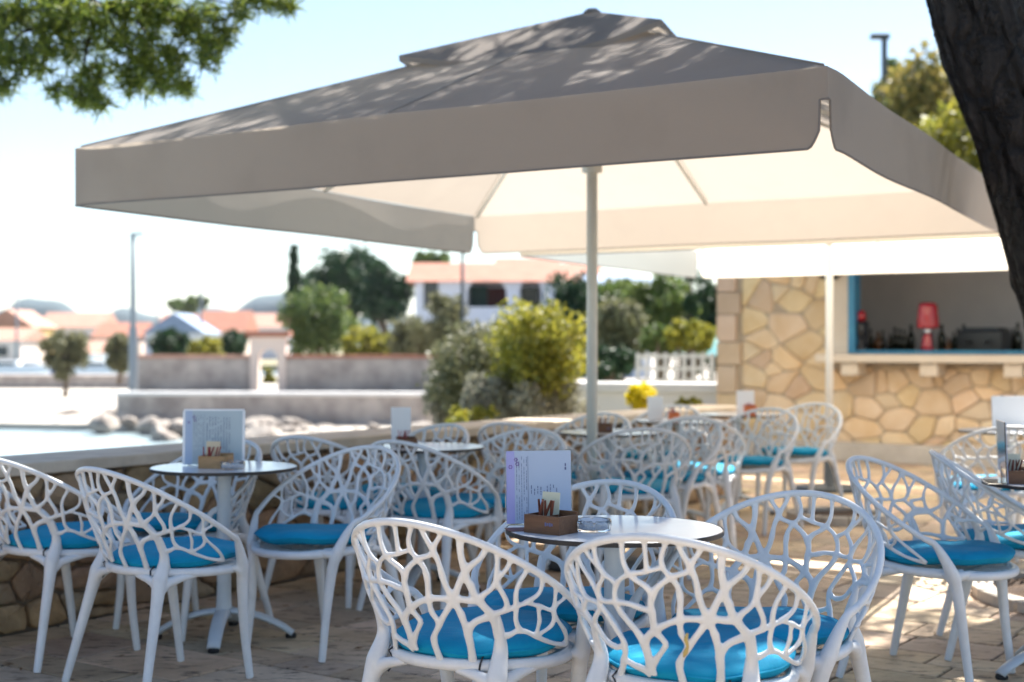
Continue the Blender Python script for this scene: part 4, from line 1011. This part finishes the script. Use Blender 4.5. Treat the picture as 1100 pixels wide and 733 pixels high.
# grey lamp pole & utility poles
def post(px,ytop,d,zb,r,label,name='utility_pole',m='greypole',arm=None):
    root=empty(name,(gx(px,d),d,zb)); tag(root,label,'pole'); zt=H+(HY-ytop)*d/F-zb
    MB().tube([(0,0,0),(0,0,zt*.5),(0,0,zt)],[r,r*.9,r*.7],10).build('shaft',M[m],root,True)
    if arm: MB().tube([(-.1,0,zt),(arm,0,zt+.02)],r*.5,6).build('cross_arm',M[m],root)
    return root,zt
p1,z1=post(143,252,49,G2,.11,'tall grey pole standing at the left end of the garden wall',arm=.35)
MB().tube([(0,0,.0),(0,0,2.2)],.15,10).build('sleeve',M['greypole'],p1)
p2,z2=post(216,290,170,-.9,.16,'thin distant pole over the village roofs',arm=.8)
p3,z3=post(18,308,150,-.9,.14,'thin distant pole beside the yellow house',arm=.6)
p4,z4=post(169,312,230,-.9,.14,'short far pole above the roofs between lamp pole and tree clump')
# wires
mb=MB()
a=Vector((gx(143,49),49,z1+G2-2.0)); b_=Vector((gx(216,170),170,z2-1.2)); 
mb.tube([a.lerp(b_,t)-Vector((0,0,math.sin(math.pi*t)*.8)) for t in np.linspace(0,1,12)],.02,5); c_=Vector((gx(320,180),180,6))
mb.tube([b_.lerp(c_,t)-Vector((0,0,math.sin(math.pi*t)*.8)) for t in np.linspace(0,1,12)],.02,5); o=mb.build('overhead_cable',M['greypole']); tag(o,'thin overhead cable strung from the tall grey pole to the right','cable')
# street lamp in front of house
sl=empty('street_lamp',(gx(497,31),31,-.8)); tag(sl,'dark street lamp post with an added white head for bright sky before the white house','lamp')
zt=H+(HY-270)*31/F+.8
MB().tube([(0,0,0),(0,0,1.2),(0,0,zt)],[.075,.05,.04],10).build('post',M['darkmetal'],sl,True)
MB().lathe([(0,0),(.09,0),(.13,.10),(.135,.30),(.10,.42),(0,.44)],c=(0,0,zt),n=18).build('added_head',M['headwhite'],sl,True)  # added white head, stands in for bright sky through the umbrella's corner slit
MB().lathe([(0,0),(.15,0),(.08,.07),(0,.10)],c=(0,0,zt+.441),n=16).build('added_head_cap',M['darkmetal'],sl,True)
# houses
def gable(mb,x0,x1,y0,y1,z0,z1,ridge='x',over=.3,th=.15):
    if ridge=='x':
        ym=(y0+y1)/2; vs=[(x0-over,y0-over,z0),(x1+over,y0-over,z0),(x1+over,y1+over,z0),(x0-over,y1+over,z0),(x0-over,ym,z1),(x1+over,ym,z1)]
        fs=[(0,1,5,4),(2,3,4,5),(0,4,3),(1,2,5),(3,2,1,0)]
    else:
        xm=(x0+x1)/2; vs=[(x0-over,y0-over,z0),(x1+over,y0-over,z0),(x1+over,y1+over,z0),(x0-over,y1+over,z0),(xm,y0-over,z1),(xm,y1+over,z1)]
        fs=[(0,4,5,3),(1,2,5,4),(0,1,4),(2,3,5),(3,2,1,0)]
    mb.add(vs,fs)
def house(px0,px1,yt,yr,d,m,rm,label,ridge='x',wins=2,depth=9,zb=-.9,floors=1,yb=None):
    x0,x1=gx(px0,d),gx(px1,d); z=H+(HY-yt)*d/F-zb; zr=H+(HY-yr)*d/F-zb; w=x1-x0
    r=empty('village_house',((x0+x1)/2,d,zb)); tag(r,label,'house','houses across the bay')
    MB().box((0,depth/2,z/2-.2),(w,depth,z+.4)).build('wall',m,r)
    mb=MB(); gable(mb,-w/2,w/2,0,depth,z+.01,zr,ridge); mb.build('roof',rm,r)
    for f in range(floors):
        for i in range(wins):
            x=-w/2+w*(i+.5)/wins; zc=z*(f+.55)/floors
            MB().box((x,-.03,zc),(w*.10/wins*2+.5,.10,min(1.4,z*.4/floors)),).build('window',M['window'],r)
    return r
house(-20,35,352,332,175,M['yellowwall'],M['tilepale'],'yellow house at the far left beyond the harbour',ridge='y',floors=2,wins=2)
house(-60,22,366,352,150,M['pinkwall'],M['tilepale'],'low pinkish house in front of the yellow house at the left edge')
house(42,108,352,335,190,M['bluewhite'],M['tilepale'],'wide pale house with salmon roof left of the grey pole',wins=4)
house(100,150,362,346,170,M['pinkwall'],M['tile'],'low house just behind the grey pole')
house(156,218,358,336,165,M['bluewhite'],M['slate'],'house with a blue-grey gable roof right of the grey pole',ridge='y',wins=2)
house(172,205,346,337,240,M['whitewall'],M['tile'],'small red-roofed house behind the blue-grey gable')
house(212,262,356,333,180,M['pinkwall'],M['tile'],'red-roofed house behind the lime shrub',wins=3)
house(262,306,352,336,200,M['bluewhite'],M['tilepale'],'pale house with salmon roof above the garden arch',wins=2)
house(60,100,380,366,140,M['whitewall'],M['tilepale'],'small white waterside house behind the lone shore tree',wins=2)
house(636,700,312,290,70,M['bluewhite'],M['slate'],'grey-blue roofed house above the olive trees right of the pole',ridge='x',wins=2,zb=-.4)
# big white house
d=80; x0,x1=gx(446,d),gx(640,d); zb=-.4
hs=empty('white_house',((x0+x1)/2,d,zb)); tag(hs,'white two-storey house with terracotta roof and arched loggia behind the garden','house')
w=x1-x0; zt=H+(HY-303)*d/F-zb
def archwall(w,zt,arches,th=.4):
    bm=bmesh.new()
    # build front wall by vertical strips around arched openings
    mb=MB(); xs=-w/2
    for (xa,xb,za,zs) in arches:
        mb.box(((xs+xa)/2,th/2,zt/2),(xa-xs,th,zt)); mb.box(((xa+xb)/2,th/2,za/2),(xb-xa,th,za))
        n=14; r=(xb-xa)/2; xc=(xa+xb)/2; hh=.75
        for i in range(n):
            a0=math.pi*i/n;a1=math.pi*(i+1)/n; xa_,xb_=xc-r*math.cos(a0),xc-r*math.cos(a1); za_,zb_=zs+hh*math.sin(a0),zs+hh*math.sin(a1)
            vs=[(xa_,0,za_),(xb_,0,zb_),(xb_,0,zt),(xa_,0,zt),(xa_,th,za_),(xb_,th,zb_),(xb_,th,zt),(xa_,th,zt)]
            mb.add(vs,[(0,1,2,3),(7,6,5,4),(0,4,5,1)])
        xs=xb
    mb.box(((xs+w/2)/2,th/2,zt/2),(w/2-xs,th,zt)); return mb
def hx(px): return gx(px,d)-(x0+x1)/2
def hz(py): return H+(HY-py)*d/F-zb
archwall(w,zt,[(hx(502),hx(544),hz(330),hz(314)),(hx(558),hx(582),hz(330),hz(314)),(hx(596),hx(618),hz(330),hz(314))]).build('front_wall',M['bluewhite'],hs)
MB().box((0,3.2,zt/2),(w,.3,zt)).box((-w/2+.15,1.72,zt/2),(.3,2.64,zt)).box((w/2-.15,1.72,zt/2),(.3,2.64,zt)).box((0,6,zt/2),(w,5,zt)).build('rear_block',M['bluewhite'],hs)
MB().box((hx(530),3.0,hz(322)),(2.2,.06,1.6)).build('window',M['curtain'],hs); MB().box((hx(513),3.0,hz(324)),(1.0,.08,2.0)).build('shutter',M['greenshutter'],hs)
MB().box((hx(570),3.0,hz(322)),(1.0,.06,1.6)).build('window',M['window'],hs)
MB().box((hx(463),-.03,hz(317)),(.8,.1,1.6)).build('window',M['window'],hs)
mb=MB(); gable(mb,-w/2,w/2,0,8.4,zt+.01,hz(278),'x',.5); mb.build('roof',M['tile'],hs)
mb=MB(); xa,xb=hx(537),hx(598); mb.box(((xa+xb)/2,6.5,(zt+hz(283))/2),(xb-xa,4,hz(283)-zt)); u_=mb.build('upper_storey',M['bluewhite'],hs)
mb=MB(); gable(mb,xa,xb,4.5,8.5,hz(283)+.01,hz(270),'x',.35); mb.build('upper_roof',M['tile'],hs)
# boats
def boat(px,d,L,col,label,rz=0):
    r=empty('boat',(gx(px,d),d,-1.6),rz); tag(r,label,'boat','boats moored in the harbour'); bm=bmesh.new(); n=10
    mb=MB(); vs=[];fs=[]
    for i in range(n+1):
        t=i/n; x=(t-.5)*L; wv=.16*L*(math.sin(math.pi*min(t*.62+.38,1)))**.7; sh=.13*L*(1+.5*t*t)
        vs+= [(x,-wv,sh),(x,-wv*.7,-.1),(x,wv*.7,-.1),(x,wv,sh)]
    for i in range(n):
        for j in range(3): fs.append((i*4+j,(i+1)*4+j,(i+1)*4+j+1,i*4+j+1))
        fs.append((i*4+3,(i+1)*4+3,(i+1)*4,i*4))
    fs+=[(0,1,2,3),(n*4+3,n*4+2,n*4+1,n*4)]
    mb.add(vs,fs); mb.build('hull',M[col],r,True); MB().box((-.02*L,0,.13*L+.28),(L*.34,L*.18,.62),bev=.08).build('cabin',M['boatwhite'],r); MB().box((-.02*L,-L*.092,.13*L+.34),(L*.26,.02,.24)).build('window',M['window'],r)
boat(8,118,7,'boatwhite','white boat at the left edge of the far harbour'); boat(32,125,6,'boatblue','blue-hulled boat in the far harbour left of the lone tree',.2)
boat(104,120,6.5,'boatwhite','white boat between the lone tree and the grey pole'); boat(120,132,5,'boatblue','small blue boat just left of the grey pole',-.2)
# white garden walls at right, railing
wallseg('white_wall',gx(612,17.8),17.8,gx(772,17.2),17.2,-.55,.66,.3,M['whitewall'],M['whitewall'],'white rendered wall behind the yellow shrub, left of the bar corner')
rl=empty('white_railing',(gx(725,21),21,.55)); tag(rl,'white balustrade railing beneath the hedge left of the bar corner','railing')
wr_=80*21/F
MB().box((0,.1,-.5),(wr_+.4,.3,1.1)).build('parapet',M['whitewall'],rl); 
for zz in(.16,.34,.52): MB().box((0,0,zz),(wr_,.04,.05)).build('rail',M['whitewall'],rl)
for i in range(9): MB().box((-wr_/2+wr_*i/8,0,.30),(.05,.05,.55)).build('post',M['whitewall'],rl)
gu=empty('garden_parasol',(gx(764,26),26,-.3)); tag(gu,'teal garden parasol half hidden behind the bar corner','parasol')
MB().lathe([(.9,1.35),(0.02,1.85),(0,1.86)],n=8).build('canopy',M['teal'],gu); MB().tube([(0,0,0),(0,0,1.84)],.025,8).build('pole',M['pole'],gu)

# haze
hm=bpy.data.materials.new('haze'); hm.use_nodes=True; hn=hm.node_tree; hn.nodes.clear(); ho=hn.nodes.new('ShaderNodeOutputMaterial'); pv_=hn.nodes.new('ShaderNodeVolumePrincipled')
pv_.inputs['Color'].default_value=(.80,.87,.95,1); pv_.inputs['Density'].default_value=.00010; pv_.inputs['Anisotropy'].default_value=.3; hn.links.new(pv_.outputs[0],ho.inputs['Volume'])
mb=MB(); mb.box((0,2400,60),(8200,5300,126)); o=mb.build('haze',hm); tag(o,kind='stuff')

# ---------------------------------------------------------------- light, camera
SUN_EL=52; SUN_AZ=34   # azimuth right of +Y
wd=bpy.data.worlds.new('World'); sc.world=wd; wd.use_nodes=True; nt=wd.node_tree
sky=nt.nodes.new('ShaderNodeTexSky'); sky.sky_type='NISHITA'; sky.sun_disc=False; sky.sun_elevation=R(SUN_EL); sky.sun_rotation=R(SUN_AZ); sky.dust_density=.25; sky.air_density=1.0; sky.ozone_density=1.2
bg=nt.nodes['Background']; bg.inputs['Strength'].default_value=.06; nt.links.new(sky.outputs[0],bg.inputs[0])
ld=bpy.data.lights.new('sun','SUN'); ld.energy=5; ld.angle=R(.5); ld.color=(1,.95,.87); lo=bpy.data.objects.new('sun',ld); COL.objects.link(lo)
sd=Vector((math.sin(R(SUN_AZ))*math.cos(R(SUN_EL)),math.cos(R(SUN_AZ))*math.cos(R(SUN_EL)),math.sin(R(SUN_EL))))
lo.rotation_euler=sd.to_track_quat('Z','Y').to_euler(); lo.location=(10,20,20)
cd=bpy.data.cameras.new('camera'); cam=bpy.data.objects.new('camera',cd); COL.objects.link(cam); sc.camera=cam
cam.location=(0,0,H); cam.rotation_euler=(R(90),0,0); cd.sensor_width=36; cd.lens=F/1100*36; cd.shift_y=(370-366.5)/1100; cd.clip_end=9000; cd.clip_start=.05
cd.dof.use_dof=True; cd.dof.focus_distance=4.1; cd.dof.aperture_fstop=2.4
sc.view_settings.view_transform='Standard'; sc.view_settings.look='None'; sc.view_settings.exposure=1.85; sc.view_settings.gamma=1
